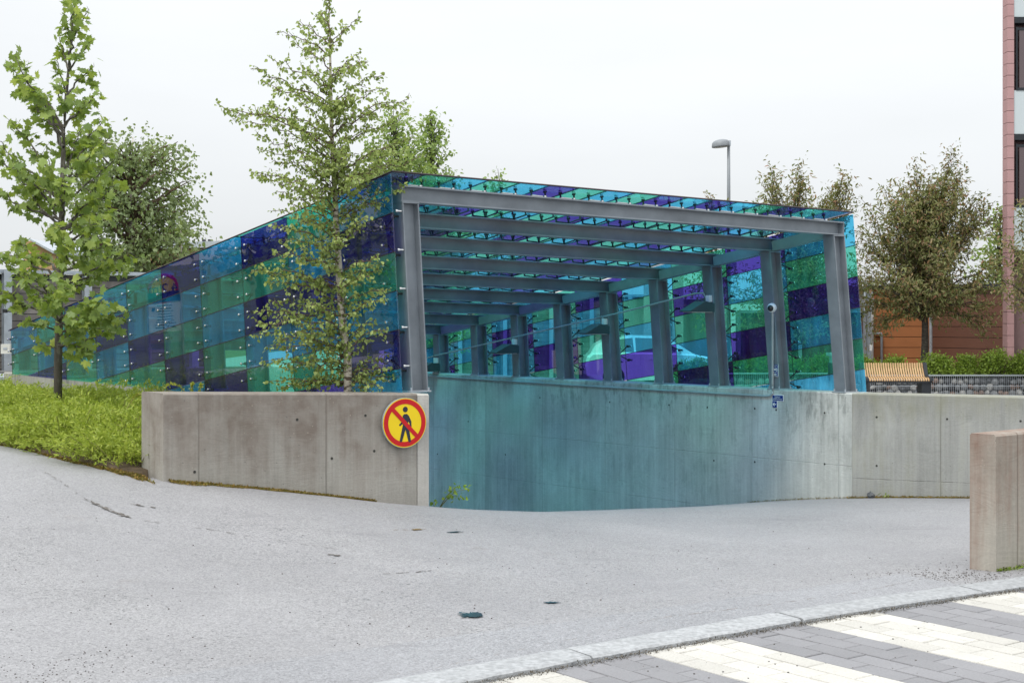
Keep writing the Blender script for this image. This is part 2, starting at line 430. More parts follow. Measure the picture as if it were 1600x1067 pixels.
back_path = [V((pr_.x, pr_.y, .42)), SP('L', .9, .42, .05), SP('L', 2, .42, .05), SP('L', 3.5, .42, .05), SP('L', 5.5, .42, .05), SP('L', 7.5, .42, .05), SP('L', 8.8, .42, .05), V((-8.2, 19.5, .42)), V((-10, 19.5, .42)), V((-11, 19.5, .42))]
for i in range(10):
    f, bk = front_path[i], back_path[i]
    for j in range(N_+1):
        q = f.lerp(bk, max(0, j-1)/(N_-1))
        if j == 0: q = q+V((.02, -.03, -.35)); vs.append(q); continue
        q = q+V((0, 0, 0)); q.z += .06*math.sin(math.pi*min(1, j/N_*1.6))*(1 if i > 1 else 0)+rnd.uniform(-.01, .01)*(j > 0)
        vs.append(q)
for i in range(9):
    for j in range(N_): a = i*(N_+1)+j; fs.append((a, a+N_+1, a+N_+2, a+1))
mk('planting_bed', vs, fs, M_soil, kind='structure', smooth=True)

g = G()   # plaza ground right and behind: sheets at one level, up to the ramp walls
Kb = K0-KD*0; far = 600
ro = R0+W*.25
p1 = K0+KD*9; e10 = R0+A*(NB*BAY+3.5)+W*.25; l10 = L0+A*(NB*BAY+3.5)-W*.25
zp = -.42
g.add([(ro.x, ro.y, zp), (p1.x+.1, p1.y+.25, zp), (far, p1.y, zp), (far, far, zp), (e10.x, far, zp), (e10.x, e10.y, zp)], [(0, 1, 2, 3, 4, 5)])
g.add([(e10.x, e10.y, zp), (e10.x, far, zp), (l10.x, far, zp), (l10.x, l10.y, zp)], [(0, 1, 2, 3)])
g.mk('plaza', M_plaza, kind='structure')
g = G(); zq = .30
g.add([(l10.x-.02, far, zq), (-far, far, zq), (-far, 13.5, zq), (-11, 13.5, zq), (-11, 19.4, zq), (-8.2, 19.4, zq), (l10.x-.02, l10.y-.6, zq)], [(0, 1, 2, 3, 4, 5, 6)])
g.mk('ground', M_grass, kind='structure')
g = G(); zs = -.075
g.add([(-far, -far, zs), (far, -far, zs), (far, 9.4, zs), (p1.x+.1, 9.4, zs), (8.5, 10.6, zs), (8.5, 5.5, zs), (4.4, 5.5, zs), (-6.3, -2.6, zs), (-11.2, 1.0, zs), (-11.2, 13.4, zs), (-far, 13.4, zs)], [tuple(range(11))])
g.mk('street', M_street, kind='structure')
g = G(); g.add([(8.4, 10.6, -.08), (p1.x+.1, 9.4, -.08), (far, 9.4, -.08), (far, p1.y, -.40), (p1.x, p1.y, -.40), (8.4, 12.6, -.2)], [(0, 1, 2, 3, 4, 5)])
g.mk('verge', M_grass, kind='structure')

# ------------------------------------------------------------ kerb stones
M_kerb = simple('granite_kerb', (.34, .35, .36), .7, 0, .25, 38, .5, 60, objvar=.05)
kroot = empty('kerb', (0, 6.04, 0), 'flush pale granite kerb curving between the driveway and the zebra paving', 'kerb')
def kerb_at(sv):
    acc = 0
    for a, b in zip(KERB[:-1], KERB[1:]):
        L = (b-a).length
        if sv <= acc+L: return a.lerp(b, (sv-acc)/L), (b-a).normalized()
        acc += L
    return KERB[-1].copy(), (KERB[-1]-KERB[-2]).normalized()
def kerb_smooth(sv):
    p = V((0, 0, 0)); d = V((0, 0, 0))
    for k in (-.35, -.17, 0, .17, .35):
        a, b = kerb_at(max(0, sv+k)); p += a; d += b
    return p/5, d.normalized()
tot = sum((b-a).length for a, b in zip(KERB[:-1], KERB[1:]))
s0 = 3.0; kr = random.Random(3)
while s0 < 15.3:
    L = 1.35 if abs(s0-7.0) > .1 else 1.2
    g = G(); nseg = 26; secs = []
    for i in range(nseg+1):
        q, d = kerb_smooth(s0+.006+(L-.012)*i/nseg); nrm = V((-d.y, d.x, 0))
        j = kr.uniform(-.007, .007); j2 = kr.uniform(-.004, .004)
        zt = .010+kr.uniform(-.0015, .0015)
        secs.append([q+nrm*(0+j)+UP*-.09, q+nrm*(.004+j)+UP*(zt-.008), q+nrm*(.016+j)+UP*zt, q+nrm*(.165)+UP*(zt+.004), q+nrm*(.205+j2)+UP*(zt-.002), q+nrm*(.213+j2)+UP*-.09])
    b0 = 0
    for s_ in secs: g.v += s_
    for i in range(nseg):
        for k in range(5): g.f.append((i*6+k, (i+1)*6+k, (i+1)*6+k+1, i*6+k+1))
    g.f.append(tuple(range(6))); g.f.append(tuple(nseg*6+k for k in range(5, -1, -1)))
    g.mk('kerb_stone', M_kerb, kroot)
    s0 += L

# ------------------------------------------------------------ zebra pavers
def paver_mat(name, col, wear):
    m, nt, b = newmat(name); p = pos(nt); oi = nd(nt, 'ShaderNodeObjectInfo').outputs['Random']
    f = math2(nt, 'MULTIPLY', maprange(nt, noise(nt, p, 90, 4, .7), .3, .7, .86, 1.12), maprange(nt, oi, 0, 1, .90, 1.08))
    f = math2(nt, 'MULTIPLY', f, maprange(nt, noise(nt, p, 3, 5, .6), .3, .7, .93, 1.05))
    c = nd(nt, 'ShaderNodeVectorMath', {0: col, 'Scale': f}, operation='SCALE').outputs[0]
    c = mixc(nt, maprange(nt, noise(nt, p, 9, 7, .75), .58, .75, 0, wear), c, (.16, .15, .13))
    lk(nt, c, b.inputs['Base Color']); b.inputs['Roughness'].default_value = .7
    bump(nt, b, noise(nt, p, 140, 3, .7), .4, .003)
    return m
M_pg = paver_mat('grey_paver', (.235, .233, .245), .35); M_pw = paver_mat('white_painted_paver', (.52, .505, .465), .5)
proot = empty('zebra_paving', (2.2, 6.6, -.03), 'paved crossing with painted white and bare grey bands beside the kerb', 'crossing')
sd_ = V((.594, -.804, 0)).normalized(); sp2 = V((.804, .594, 0)).normalized()
g = G(); g.add([(-6.3, -2.6, -.055), (4.4, 5.5, -.055), (8.5, 5.5, -.055), (8.5, 10.75, -.055), (4.6, 8.92, -.055), (2.878, 7.97, -.055), (1.63, 7.2, -.055), (0, 6.0, -.055), (-2.6, 4.02, -.055), (-6.2, 1.3, -.055)], [tuple(range(10))])
M_sand = simple('joint_sand', (.12, .105, .09), .95, 0, .3, 30, .3, 60)
g.mk('paving_bed', M_sand, kind='structure')
def clip(poly, a, b):      # keep the right side of a->b (street side)
    out = []; n = len(poly)
    for i in range(n):
        p, q = poly[i], poly[(i+1) % n]; dp, dq = side_of(p, a, b), side_of(q, a, b)
        if dp <= 0: out.append(p)
        if dp*dq < 0: out.append(p.lerp(q, dp/(dp-dq)))
    return out
RW = .1325; PL = .262; P0 = 3.79-.53*6; pr = random.Random(11)
def paver_mesh(poly, nm, mat):
    c = sum(poly, V((0, 0, 0)))/len(poly)
    g = G(); n = len(poly); top = [p+(c-p).normalized()*.004 for p in poly]
    g.v += [p+UP*-.05 for p in poly]+[p+UP*-.004 for p in poly]+[V(p) for p in top]
    for k in (0, n): g.f += [(k+i, k+(i+1) % n, k+n+(i+1) % n, k+n+i) for i in range(n)]
    g.f.append(tuple(range(2*n, 3*n)))
    return g
full = {}
npav = 0
for row in range(0, 60):
    pc = P0+(row+.5)*RW
    for k in range(-45, 30):
        q0 = -2.0+k*PL+(PL/2 if row % 2 else 0)
        poly = [sp2*(pc-RW/2+.003)+sd_*(q0+.003), sp2*(pc-RW/2+.003)+sd_*(q0+PL-.003), sp2*(pc+RW/2-.003)+sd_*(q0+PL-.003), sp2*(pc+RW/2-.003)+sd_*(q0+.003)]
        c = sum(poly, V((0, 0, 0)))/4
        if c.y < 4.9 or c.x > 4.6 or c.x < -1.2 or c.y > 9.2: continue
        X = 800+c.x/c.y*FX
        if X > 1720 or (c.y < 5.55): continue
        full_ok = True; pp = poly
        for a, b in zip(KERB[1:-1], KERB[2:]):
            if (a-c).length > 3 and (b-c).length > 3: continue
            dd = (b-a).normalized(); nn = V((dd.y, -dd.x, 0))*.012
            if any(side_of(p, a+nn, b+nn) > 0 for p in pp): pp = clip(pp, a+nn-dd*5, b+nn+dd*5); full_ok = False
            if len(pp) < 3: break
        if len(pp) < 3: continue
        area = abs(sum(pp[i].x*pp[(i+1) % len(pp)].y-pp[(i+1) % len(pp)].x*pp[i].y for i in range(len(pp))))/2
        if area < .0025: continue
        white = (row//4) % 2 == 1
        mat = M_pw if white else M_pg
        z = -.012+pr.uniform(-.0018, .0018)
        if full_ok:
            if white not in full:
                gg = paver_mesh([p-c for p in poly], 'paver', mat); me = mesh('paver', gg.v, gg.f); me.materials.append(mat); full[white] = me
            o = bpy.data.objects.new('paver', full[white]); COL.objects.link(o); o.parent = proot
            o.location = c+UP*z-proot.location
            o.rotation_euler = (pr.uniform(-.006, .006), pr.uniform(-.006, .006), 0)
        else:
            gg = paver_mesh(pp, 'paver', mat); o = gg.mk('paver', mat, proot); o.location.z += z
        npav += 1
print('pavers', npav)

# cracks and worn seams in the asphalt
M_crack = simple('crack_dirt', (.11, .10, .09), .95, 0, .4, 30)
M_rut = simple('damp_crack', (.23, .22, .215), .8, 0, .35, 40)
def ground_px(x, y):
    Z = EYE*FX/(y-HOR)
    for _ in range(12):
        X = (x-800)/FX*Z; Z = (EYE-gz(X, Z))*FX/(y-HOR)
    return V(((x-800)/FX*Z, Z, 0))
def crack(pp, w, mat, seed, name='asphalt_crack', gaps=.0):
    rr = random.Random(seed); P = [ground_px(*q) for q in pp]; g = G(); L = []
    for a, b in zip(P[:-1], P[1:]):
        n = max(2, int((b-a).length/.035))
        for i in range(n): L.append(a.lerp(b, i/n))
    L.append(P[-1]); ww = 0
    for i in range(len(L)-1):
        if rr.random() < gaps: continue
        d = (L[i+1]-L[i]).normalized(); n = V((-d.y, d.x, 0))
        w0 = w*rr.uniform(.2, 1.3)*math.sin(math.pi*(i+.7)/(len(L)+.4))**.5; j = rr.uniform(-.012, .012); k = rr.uniform(-.012, .012)
        q = [L[i]+n*(j-w0/2), L[i+1]+n*(k-w0/2), L[i+1]+n*(k+w0/2), L[i]+n*(j+w0/2)]
        g.add([V((p.x, p.y, gz(p.x, p.y)+.005)) for p in q], [(0, 1, 2, 3)])
    g.mk(name, mat, kind='structure')
crack([(560, 1064), (700, 1040), (800, 1018), (900, 998), (1040, 965), (1180, 948), (1330, 928), (1440, 905), (1510, 893)], .014, M_rut, 1, gaps=.25)
crack([(0, 768), (70, 777), (135, 806), (200, 818), (330, 828), (470, 850), (600, 868)], .010, M_rut, 2, gaps=.45)
crack([(132, 806), (165, 811), (205, 817)], .030, M_crack, 3)
crack([(190, 796), (242, 797)], .022, M_crack, 4, gaps=.3)
crack([(512, 867), (532, 868)], .022, M_crack, 5, gaps=.3)
crack([(598, 897), (640, 895), (675, 892)], .014, M_crack, 6, gaps=.45)
crack([(600, 829), (672, 827)], .035, simple('moss_dirt', (.16, .11, .04), .95), 7, gaps=.35)

M_asp2 = asphalt_mat('strip_asphalt', (.325, .328, .345), (.07, .08, .08))
g = G(); i0 = None; sr = random.Random(8)
for i in range(0, 75):
    q, d = kerb_smooth(3.4+i*.15); nr_ = V((-d.y, d.x, 0)); w_ = .52+.10*math.sin(i*.11)+sr.uniform(-.008, .008)
    a = q+nr_*.19; b = q+nr_*(.24+w_)
    if q.x > 2.75: break
    g.v += [V((a.x, a.y, gz(a.x, a.y)+.0045)), V((b.x, b.y, gz(b.x, b.y)+.0045))]
    if i: n = len(g.v); g.f.append((n-4, n-3, n-1, n-2))
g.mk('asphalt_strip', M_asp2, kind='structure')
# puddle that mirrors the canopy
M_pud, nt, b = newmat('puddle_water'); b.inputs['Base Color'].default_value = (.04, .07, .08, 1); b.inputs['Roughness'].default_value = .05; b.inputs['Specular IOR Level'].default_value = .8
def puddle(cx, cy, rx, ry, seed, n=1):
    rr = random.Random(seed); g = G()
    for q in range(n):
        ox, oy, k = (0, 0, 1) if q == 0 else (rr.uniform(-rx*1.1, rx*1.1), rr.uniform(-ry*1.1, ry*1.1), rr.uniform(.05, .22))
        P = []
        for i in range(36):
            th = 2*math.pi*i/36; r = k*(1+rr.uniform(-.45, .35)); P.append(ground_px(cx+ox+rx*r*math.cos(th), cy+oy+ry*r*math.sin(th)))
        zc = sum(gz(p.x, p.y) for p in P)/len(P)+.0055
        g.add([V((p.x, p.y, zc)) for p in P][::-1], [tuple(range(36))])
    g.mk('puddle', M_pud, kind='structure')
puddle(735, 961, 17, 3.6, 5, 42); puddle(862, 942, 12, 1.2, 6, 6); puddle(708, 832, 14, 1.0, 8, 5)

# grit on the asphalt
M_grit = simple('grit', (.17, .16, .155), .9, 0, .6, 60)
g = G(); rr = random.Random(21)
def grit(n, fx, fy, s0, s1):
    for _ in range(n):
        q = ground_px(fx(), fy()); s = rr.uniform(s0, s1); z = gz(q.x, q.y)+s*.3
        c = V((q.x, q.y, z)); a = rr.uniform(0, 6.3)
        ax = V((math.cos(a), math.sin(a), 0)); ay = V((-ax.y, ax.x, 0))
        g.box(c, ax, ay, UP, s, s*rr.uniform(.6, 1), s*.6)
grit(300, lambda: rr.gauss(70, 90), lambda: rr.uniform(1015, 1085), .002, .006)
grit(260, lambda: rr.uniform(0, 1500), lambda: rr.uniform(820, 1060), .003, .008)
grit(900, lambda: rr.gauss(1490, 70), lambda: rr.gauss(903, 9), .002, .0065)
g.mk('loose_grit', M_grit, label='scattered loose grit and small stones on the asphalt', kind='stuff', cat='grit')

# ------------------------------------------------------------ concrete walls
def wall_box(g, a, b, th_dir, th, z0, za, zb, cham=.012):
    """prism wall from a to b (xy), thickness along th_dir; top goes from za to zb, chamfered edges"""
    d = (b-a).normalized(); T = th_dir*th; c = cham
    def sec(p, zt): return [p+UP*z0, p+T+UP*z0, p+T+UP*(zt-c), p+T-th_dir*c+UP*zt, p+th_dir*c+UP*zt, p+UP*(zt-c)]
    s1 = sec(V((a.x, a.y, 0)), za); s2 = sec(V((b.x, b.y, 0)), zb)
    s0 = [V(p) for p in s1]; s3 = [V(p) for p in s2]
    n = 6
    g.add(s1+s2, [(i, n+i, n+(i+1) % n, (i+1) % n) for i in range(n)]+[tuple(range(n)), tuple(range(2*n-1, n-1, -1))])

M_cl = concrete('parapet_concrete', ANG_W, (.355, .34, .305), (.165, .132, .108), .97, .80, joint=1.06, joff=.31, grime=.25)
M_cn = concrete('end_wall_concrete', ANG_W, (.37, .345, .30), (.19, .095, .065), 1.08, 1.1, joint=2.6, joff=.5, grime=.3)
M_cr = concrete('ramp_wall_concrete', ANG_A, (.53, .54, .51), None, .74, drip=.6, jl=.2, joint=1.17, joff=.2, rows=[-.02, -.62], slope=.0)
M_ck = concrete('bend_wall_concrete', math.atan2(KD.y, KD.x), (.36, .365, .345), (.26, .26, .20), .74, .30, drip=.35, joint=.92, joff=.12, rows=[-.14], slope=0)
M_hole = simple('tie_hole', (.04, .04, .035), .9)
def tie_holes(parent, lst):
    for p, n in lst:
        g = G(); ax = n.cross(UP).normalized()
        o = disc_poly(p+n*.0025, ax, UP, .011, 12); i = disc_poly(p+n*.0015, ax, UP, .007, 12)
        g.add(o+i, [(k, (k+1) % 12, 12+(k+1) % 12, 12+k) for k in range(12)]+[tuple(range(12, 24))])
        g.mk('tie_hole', M_hole, parent)

# left parapet with an end post strip
pa = C0-W*2.262; pb = C0-W*.10
g = G(); wall_box(g, pa, pb-W*.004, A, .36, -.3, .957, .892)
parapet = g.mk('parapet_wall', M_cl, label='weathered concrete parapet wall carrying the round pedestrian sign', cat='wall')
g = G(); wall_box(g, pb+W*.004, C0+W*.012, A, .36, -.6, .891, .888, .014)
g.mk('end_strip', concrete('strip_concrete', ANG_W, (.47, .455, .42), joint=9, joff=3, drip=.2), parapet, label='paler end strip of the wall')
hol = []
for u, z in ((-1.18, .72), (-.58, .73), (-.88, .40), (-.50, .44), (-2.02, .36)):
    hol.append((C0+W*u+UP*z, NF))
tie_holes(parapet, hol)

# near right wall end
na = V((2.892, 8.5, 0))
g = G(); wall_box(g, na, na+W*5.5, A, .175, -.3, .815, .90, .012)
nearwall = g.mk('end_wall', M_cn, label='rust stained low concrete wall end nearest the camera at the right edge', cat='wall')

# right ramp wall (beside the ramp) and the wall past the bend
RI = K0.copy()   # inner face line
g = G(); wall_box(g, K0+A*.004, K0+A*(NB*BAY+3.5), W, .34, -3.2, .74, .74)
rampwall = g.mk('ramp_side_wall', M_cr, label='long streaky grey concrete wall going down beside the ramp under the canopy', cat='wall')
KN = V((-KD.y, KD.x, 0))
g = G(); wall_box(g, K0-KD*.0, K0+KD*9, KN, .30, -1.2, .74, .735, .012)
bendwall = g.mk('retaining_wall', M_ck, label='pale concrete retaining wall right of the canopy in front of the bench', cat='wall')
nW = -V((A.y, -A.x, 0)); nW = nW if nW.y < 0 else -nW
hol = []
for t, z in ((.35, .52), (.35, -.02), (1.3, .52), (1.3, -.07), (2.0, .50), (2.6, .50), (3.6, .49), (4.9, .49), (1.0, .52), (1.9, -.10), (5.6, -.3), (6.4, .1), (7.1, -.4), (7.9, .05)):
    hol.append((K0+A*t+UP*z, -V((-A.y, A.x, 0)) if V((-A.y, A.x, 0)).dot(W) > 0 else V((-A.y, A.x, 0))))
tie_holes(rampwall, hol)
hol = []
for t, z in ((.25, .50), (.95, .50), (1.65, .50), (2.9, .50), (3.4, .50), (.25, .0), (1.65, -.05)):
    hol.append((K0+KD*t+UP*z, -KN))
tie_holes(bendwall, hol)
# left kerb wall below the left glass, ramp inner left wall, end of the ramp
M_ckl = concrete('left_kerb_concrete', ANG_A, (.34, .335, .30), None, .75, drip=.9, joint=1.4, rows=None)
g = G()
a = L0+A*.42-W*.10; b = L0+A*(NB*BAY+.25)-W*.10
wall_box(g, V((a.x, a.y, 0)), V((b.x, b.y, 0)), W, .34, -3.2, .722, .812)
g.mk('left_ramp_wall', M_ckl, label='low concrete upstand under the left glass side behind the shrubs', cat='wall')
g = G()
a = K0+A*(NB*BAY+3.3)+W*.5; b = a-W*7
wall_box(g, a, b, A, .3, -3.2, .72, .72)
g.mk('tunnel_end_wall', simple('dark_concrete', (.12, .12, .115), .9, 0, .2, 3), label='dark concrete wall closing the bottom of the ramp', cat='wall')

# ------------------------------------------------------------ canopy
can = empty('glass_canopy', (L0.x, L0.y, .74), 'long ramp canopy of purple, teal and blue glass panels on grey steel frames', 'canopy')
def beam_pts(n):
    t = n*BAY; zl = ztop('L', t)-.07; zr = ztop('R', t)-.07
    return SP('L', t+.07, zl), SP('R', t+.07, zr)
for n in range(NB+1):
    t = n*BAY
    for s in 'LR':
        zb = zbase(s, t) if not (s == 'L' and n == 0) else .892
        zt = ztop(s, t)-.152; sg = 1 if s == 'L' else -1
        p0 = SP(s, t+.07, zb+.012)+W*.08*sg; p1 = SP(s, t+.07, zt)+W*.08*sg
        g = G(); g.ibeam(p0, p1, W, A, .16, .14)
        post = g.mk('post', M_steel, can)
        g = G(); g.box(p1+UP*.006, W, A, UP, .168, .148, .011); g.mk('cap_plate', M_steel, post)
        g = G(); g.box(p0-UP*.006, W, A, UP, .20, .17, .012)
        for a_ in (-.07, .07):
            for b_ in (-.055, .055): g.tube([p0+W*a_*1.2+A*b_*1.25, p0+W*a_*1.2+A*b_*1.25+UP*.025], .009, 6)
        g.mk('base_plate', M_galv, post)
    pl, prr = beam_pts(n)
    d = (prr-pl).normalized(); dh = (UP-d*UP.dot(d)).normalized()
    g = G(); g.ibeam(pl+d*.008, prr-d*.008, dh, A, .14, .14, .013)
    g.box(pl+d*.003, d, A, dh, .008, .14, .14); g.box(prr-d*.003, d, A, dh, .008, .14, .14)
    g.mk('beam', M_steel, can)
    if n < NB:
        for s in 'LR':
            sg = 1 if s == 'L' else -1
            a = SP(s, t+.145, ztop(s, t+.145)-.085)+W*.08*sg; b = SP(s, t+BAY-.005, ztop(s, t+BAY-.005)-.085)+W*.08*sg
            g = G(); dd = (b-a).normalized(); g.box((a+b)/2, dd, W, dd.cross(W), (b-a).length, .09, .11)
            g.mk('side_rail', M_steel, can)
LC = ['BPGBPB', 'GBPGBP', 'PGPBGB', 'BGBGPG', 'PBGPBG', 'GBPGPB', 'BPBGBP', 'PBGPBG', 'GBPGBP', 'BGPBGP']
LC[1] = 'GBPBGP'; LC[2] = 'PGPBGB'
RC = ['BGPBGFF', 'PBGPGBG', 'GPGBPGB', 'BGBPGBP', 'PBGPBGB', 'GBPGBPG', 'BPBGPBG', 'GBGPBGP', 'GBPGBPG', 'BGBPBGP']
def prism_panel(poly3, nrm, mat, name='glass_panel'):
    g = G(); g.prism(poly3, nrm*.010); return g.mk(name, mat, can)
seal = G(); arms = G(); heads = G()
def clipz(poly, zmin):
    out = []; n = len(poly)
    for i in range(n):
        (t0, z0), (t1, z1) = poly[i], poly[(i+1) % n]; a, b = z0-zmin(t0), z1-zmin(t1)
        if a >= 0: out.append((t0, z0))
        if a*b < 0: k = a/(a-b); out.append((t0+(t1-t0)*k, z0+(z1-z0)*k))
    return out
for s, CO in (('L', LC), ('R', RC)):
    sg = -1 if s == 'L' else 1
    nrm = (W*sg)
    zt = lambda t: ztop(s, t)+GT
    zm = lambda t: zbase(s, t)-.035
    jo = -.05 if s == 'L' else .07
    for n in range(NB):
        t0 = n*BAY+jo if n else -.01; t1 = (n+1)*BAY+jo
        for k in range(8):
            g5 = .0035
            poly = [(t0+g5, zt(t0)-k*ROW-g5), (t1-g5, zt(t1)-k*ROW-g5), (t1-g5, zt(t1)-(k+1)*ROW+g5), (t0+g5, zt(t0)-(k+1)*ROW+g5)]
            poly = clipz(poly, zm)
            if len(poly) < 3 or max(z for _, z in poly)-zm(t0) < .05: continue
            P3 = [SP(s, t, z, GOF[s]) for t, z in poly]
            if s == 'R': P3 = P3[::-1]
            prism_panel(P3, nrm, GL[CO[n][min(k, len(CO[n])-1)]])
            if k and zt(t0)-k*ROW > zm(t0):
                te = min(t1, (zt(0)-k*ROW-zm(0))/(-SL) if True else t1)
                a = SP(s, t0, zt(t0)-k*ROW, GOF[s]+.005); b = SP(s, t1, zt(t1)-k*ROW, GOF[s]+.005)
                if zt(t1)-k*ROW > zm(t1): seal.box((a+b)/2, (b-a).normalized(), UP, W, (b-a).length, .006, .011)
        a = SP(s, t1, zt(t1), GOF[s]+.005); b = SP(s, t1, zm(t1), GOF[s]+.005)
        seal.tube([a, b], .0042, 4)
    for k in range(8):   # fittings on every post
        for n in range(NB+1):
            tc_ = n*BAY+.07
            z = zt(tc_)-k*ROW
            if z < zm(tc_)+.06: continue
            hub = SP(s, tc_, z-.01 if k else z-.14, .0)
            if s == 'L' and n: tc_ = n*BAY+jo
            arms.tube([hub, hub+nrm*.05], .012, 6)
            for dt in (-.085, .085):
                if n == 0 and dt < 0: continue
                for dz in (-.085, .085):
                    if k == 0 and dz > 0: continue
                    zz = z+dz+SL*dt
                    if zz < zm(tc_): continue
                    hp = SP(s, tc_+dt, zz, GOF[s])
                    arms.tube([hub+nrm*.03, hp-nrm*.035], .0065, 5)
                    arms.tube([hp-nrm*.042, hp-nrm*.018], .017, 8); arms.tube([hp-nrm*.018, hp-nrm*.001], .011, 6)
                    heads.tube([hp+nrm*.0105, hp+nrm*.020, hp+nrm*.027], [.0135, .014, .008], 10)
    # white bar ends that stick out beyond the first post's face
    if s == 'L':
        for k in range(1, 6):
            z = zt(0)-k*ROW
            hp = SP('L', -.005, z+.02, .0)
            heads.tube([hp+A*.02, hp+A*.02-W*.055], .008, 8); heads.tube([hp+A*.02-W*.045, hp+A*.02-W*.062], .014, 8)
# roof
NC = 17
FR = 'PGBGBPGBGPBPBGPGP'
rows_ = [FR]; rr = random.Random(5)
base_seq = 'GBPBPGBGPBPBPGGBPBGPBGP'
pre = {1: 'GBPBPGBGPBPGGBPBG', 2: 'GBGPBPGBPGBPGBPGB', 3: 'BGBPGBPGBGBPGPBGP'}
for r in range(1, NB):
    if r in pre: rows_.append(pre[r]); continue
    q = ''
    while len(q) < NC:
        c = rr.choice('GBPGB')
        if (not q or c != q[-1]) and c != rows_[-1][len(q)]: q += c
        elif rr.random() < .1: q += c
    rows_.append(q)
def RP(u, t):
    a = SP('L', t, ztop('L', t)+GT+.012, GOF['L']); b = SP('R', t, ztop('R', t)+GT+.012, GOF['R'])
    return a.lerp(b, u)
u_a = A+UP*SL
rn = u_a.cross(W).normalized(); rn = rn if rn.z > 0 else -rn
for r in range(NB):
    t0 = r*BAY+.07 if r else -.015; t1 = (r+1)*BAY+.07
    for c in range(NC):
        e = .0035/5.4
        poly = [RP(c/NC+e, t0+.0035), RP((c+1)/NC-e, t0+.0035), RP((c+1)/NC-e, t1-.0035), RP(c/NC+e, t1-.0035)]
        prism_panel(poly, rn, GL[rows_[r][c]])
        if c:
            a = RP(c/NC, t0)+rn*.005; b = RP(c/NC, t1)+rn*.005
            seal.box((a+b)/2, (b-a).normalized(), W, rn, (b-a).length, .006, .011)
    a = RP(0, t1)+rn*.005; b = RP(1, t1)+rn*.005
    seal.box((a+b)/2, (b-a).normalized(), A, rn, (b-a).length, .006, .011)
for (a, b) in ((RP(0, -.02), RP(1, -.02)), (RP(0, 0), RP(0, NB*BAY)), (RP(1, 0), RP(1, NB*BAY))):
    seal.tube([a+rn*.005, b+rn*.005], .008, 4)
for r in range(NB+1):
    tc_ = r*BAY+.07
    for c in range(1, NC):
        u = c/NC
        gp = RP(u, tc_); hub = gp-rn*(GT+.012)
        (arms if r else heads).tube([hub-rn*.0, hub+rn*.025], .019 if r == 0 else .013, 8)
        for du in (-.075, .075):
            for dt in (-.085, .085):
                if r == 0 and dt < 0: continue
                hp = RP(u+du/5.4, tc_+dt)
                (arms if (r or du > 0) else heads).tube([hub+rn*.02, hp-rn*.05], .0075, 5)
                arms.tube([hp-rn*.052, hp-rn*.04, hp-rn*.015], [.015, .009, .009], 6)
                arms.tube([hp-rn*.015, hp-rn*.001], .018, 8)
                heads.tube([hp+rn*.0105, hp+rn*.022], .016, 8)
seal.mk('joint_seal', M_seal, can, kind='stuff'); arms.mk('glass_fitting', M_dark, can, kind='stuff'); heads.mk('bolt_head', M_chrome, can, kind='stuff')

# ------------------------------------------------------------ lamps, conduits, camera, signs on the canopy
M_lamp = simple('lamp_hood', (.05, .07, .075), .5, .2)
def wall_lamp(n, x, y, label):
    t = n*BAY+.07
    inner = SP('R', t, 1, 0)
    Zc = inner.y
    z = EYE-(y-HOR)/FX*Zc
    f = SP('R', t, z, -.165)
    root = empty('wall_lamp', f, label, 'lamp', 'wedge lamps on the right hand posts')
    D = -W; a = .17
    prof = [(0, .0), (0, .085), (.13, .11), (.36, -.0), (.36, -.012), (0, -.012)]
    g = G(); g.prism([f+D*u+UP*v-A*a/2 for u, v in prof], A*a); g.mk('lamp_hood', M_lamp, root)
    g = G(); g.box(f+D*.17-UP*.016, D, A, UP, .30, a-.03, .006); g.mk('lamp_lens', M_white, root)
    g = G(); g.box(f+D*.03+UP*.14-A*.03, D, A, UP, .05, .05, .075); g.mk('junction_box', M_white, root)
wall_lamp(2, 1101, 486, 'dark wedge lamp on the third right hand post, largest of the row')
wall_lamp(4, 938, 520, 'dark wedge lamp on the fifth right hand post, second from the camera')
wall_lamp(6, 795, 550, 'dark wedge lamp on the seventh right hand post, third from the camera')
wall_lamp(8, 672, 578, 'dark wedge lamp just right of the front left post, farthest and smallest')
def inner_px(x, y, off=-.18):
    # a point over pixel x,y on the inner face plane of the right posts
    for z0 in (1.4,):
        z = z0; t = 2.0
        for _ in range(30):
            p = SP('R', t, z, off); X = 800+p.x/p.y*FX
            t += (X-x)/180.0; z = EYE-(y-HOR)/FX*p.y
    return SP('R', t, z, off)
M_pipe = simple('conduit_grey', (.40, .43, .44), .45, .2)
g = G(); P = [(1103, 478), (1104, 468), (1099, 458), (1085, 459), (959.6, 491), (804, 527), (679, 556), (668, 559)]
g.tube([inner_px(x, y) for x, y in P], .010, 6)
for x, y0, y1 in ((943, 494, 508), (800, 528, 540)): g.tube([inner_px(x-4, y0), inner_px(x, y0+5), inner_px(x, y1)], .009, 6)
g.mk('lamp_conduit', M_pipe, label='thin grey conduit running from lamp to lamp along the right hand posts', cat='conduit')
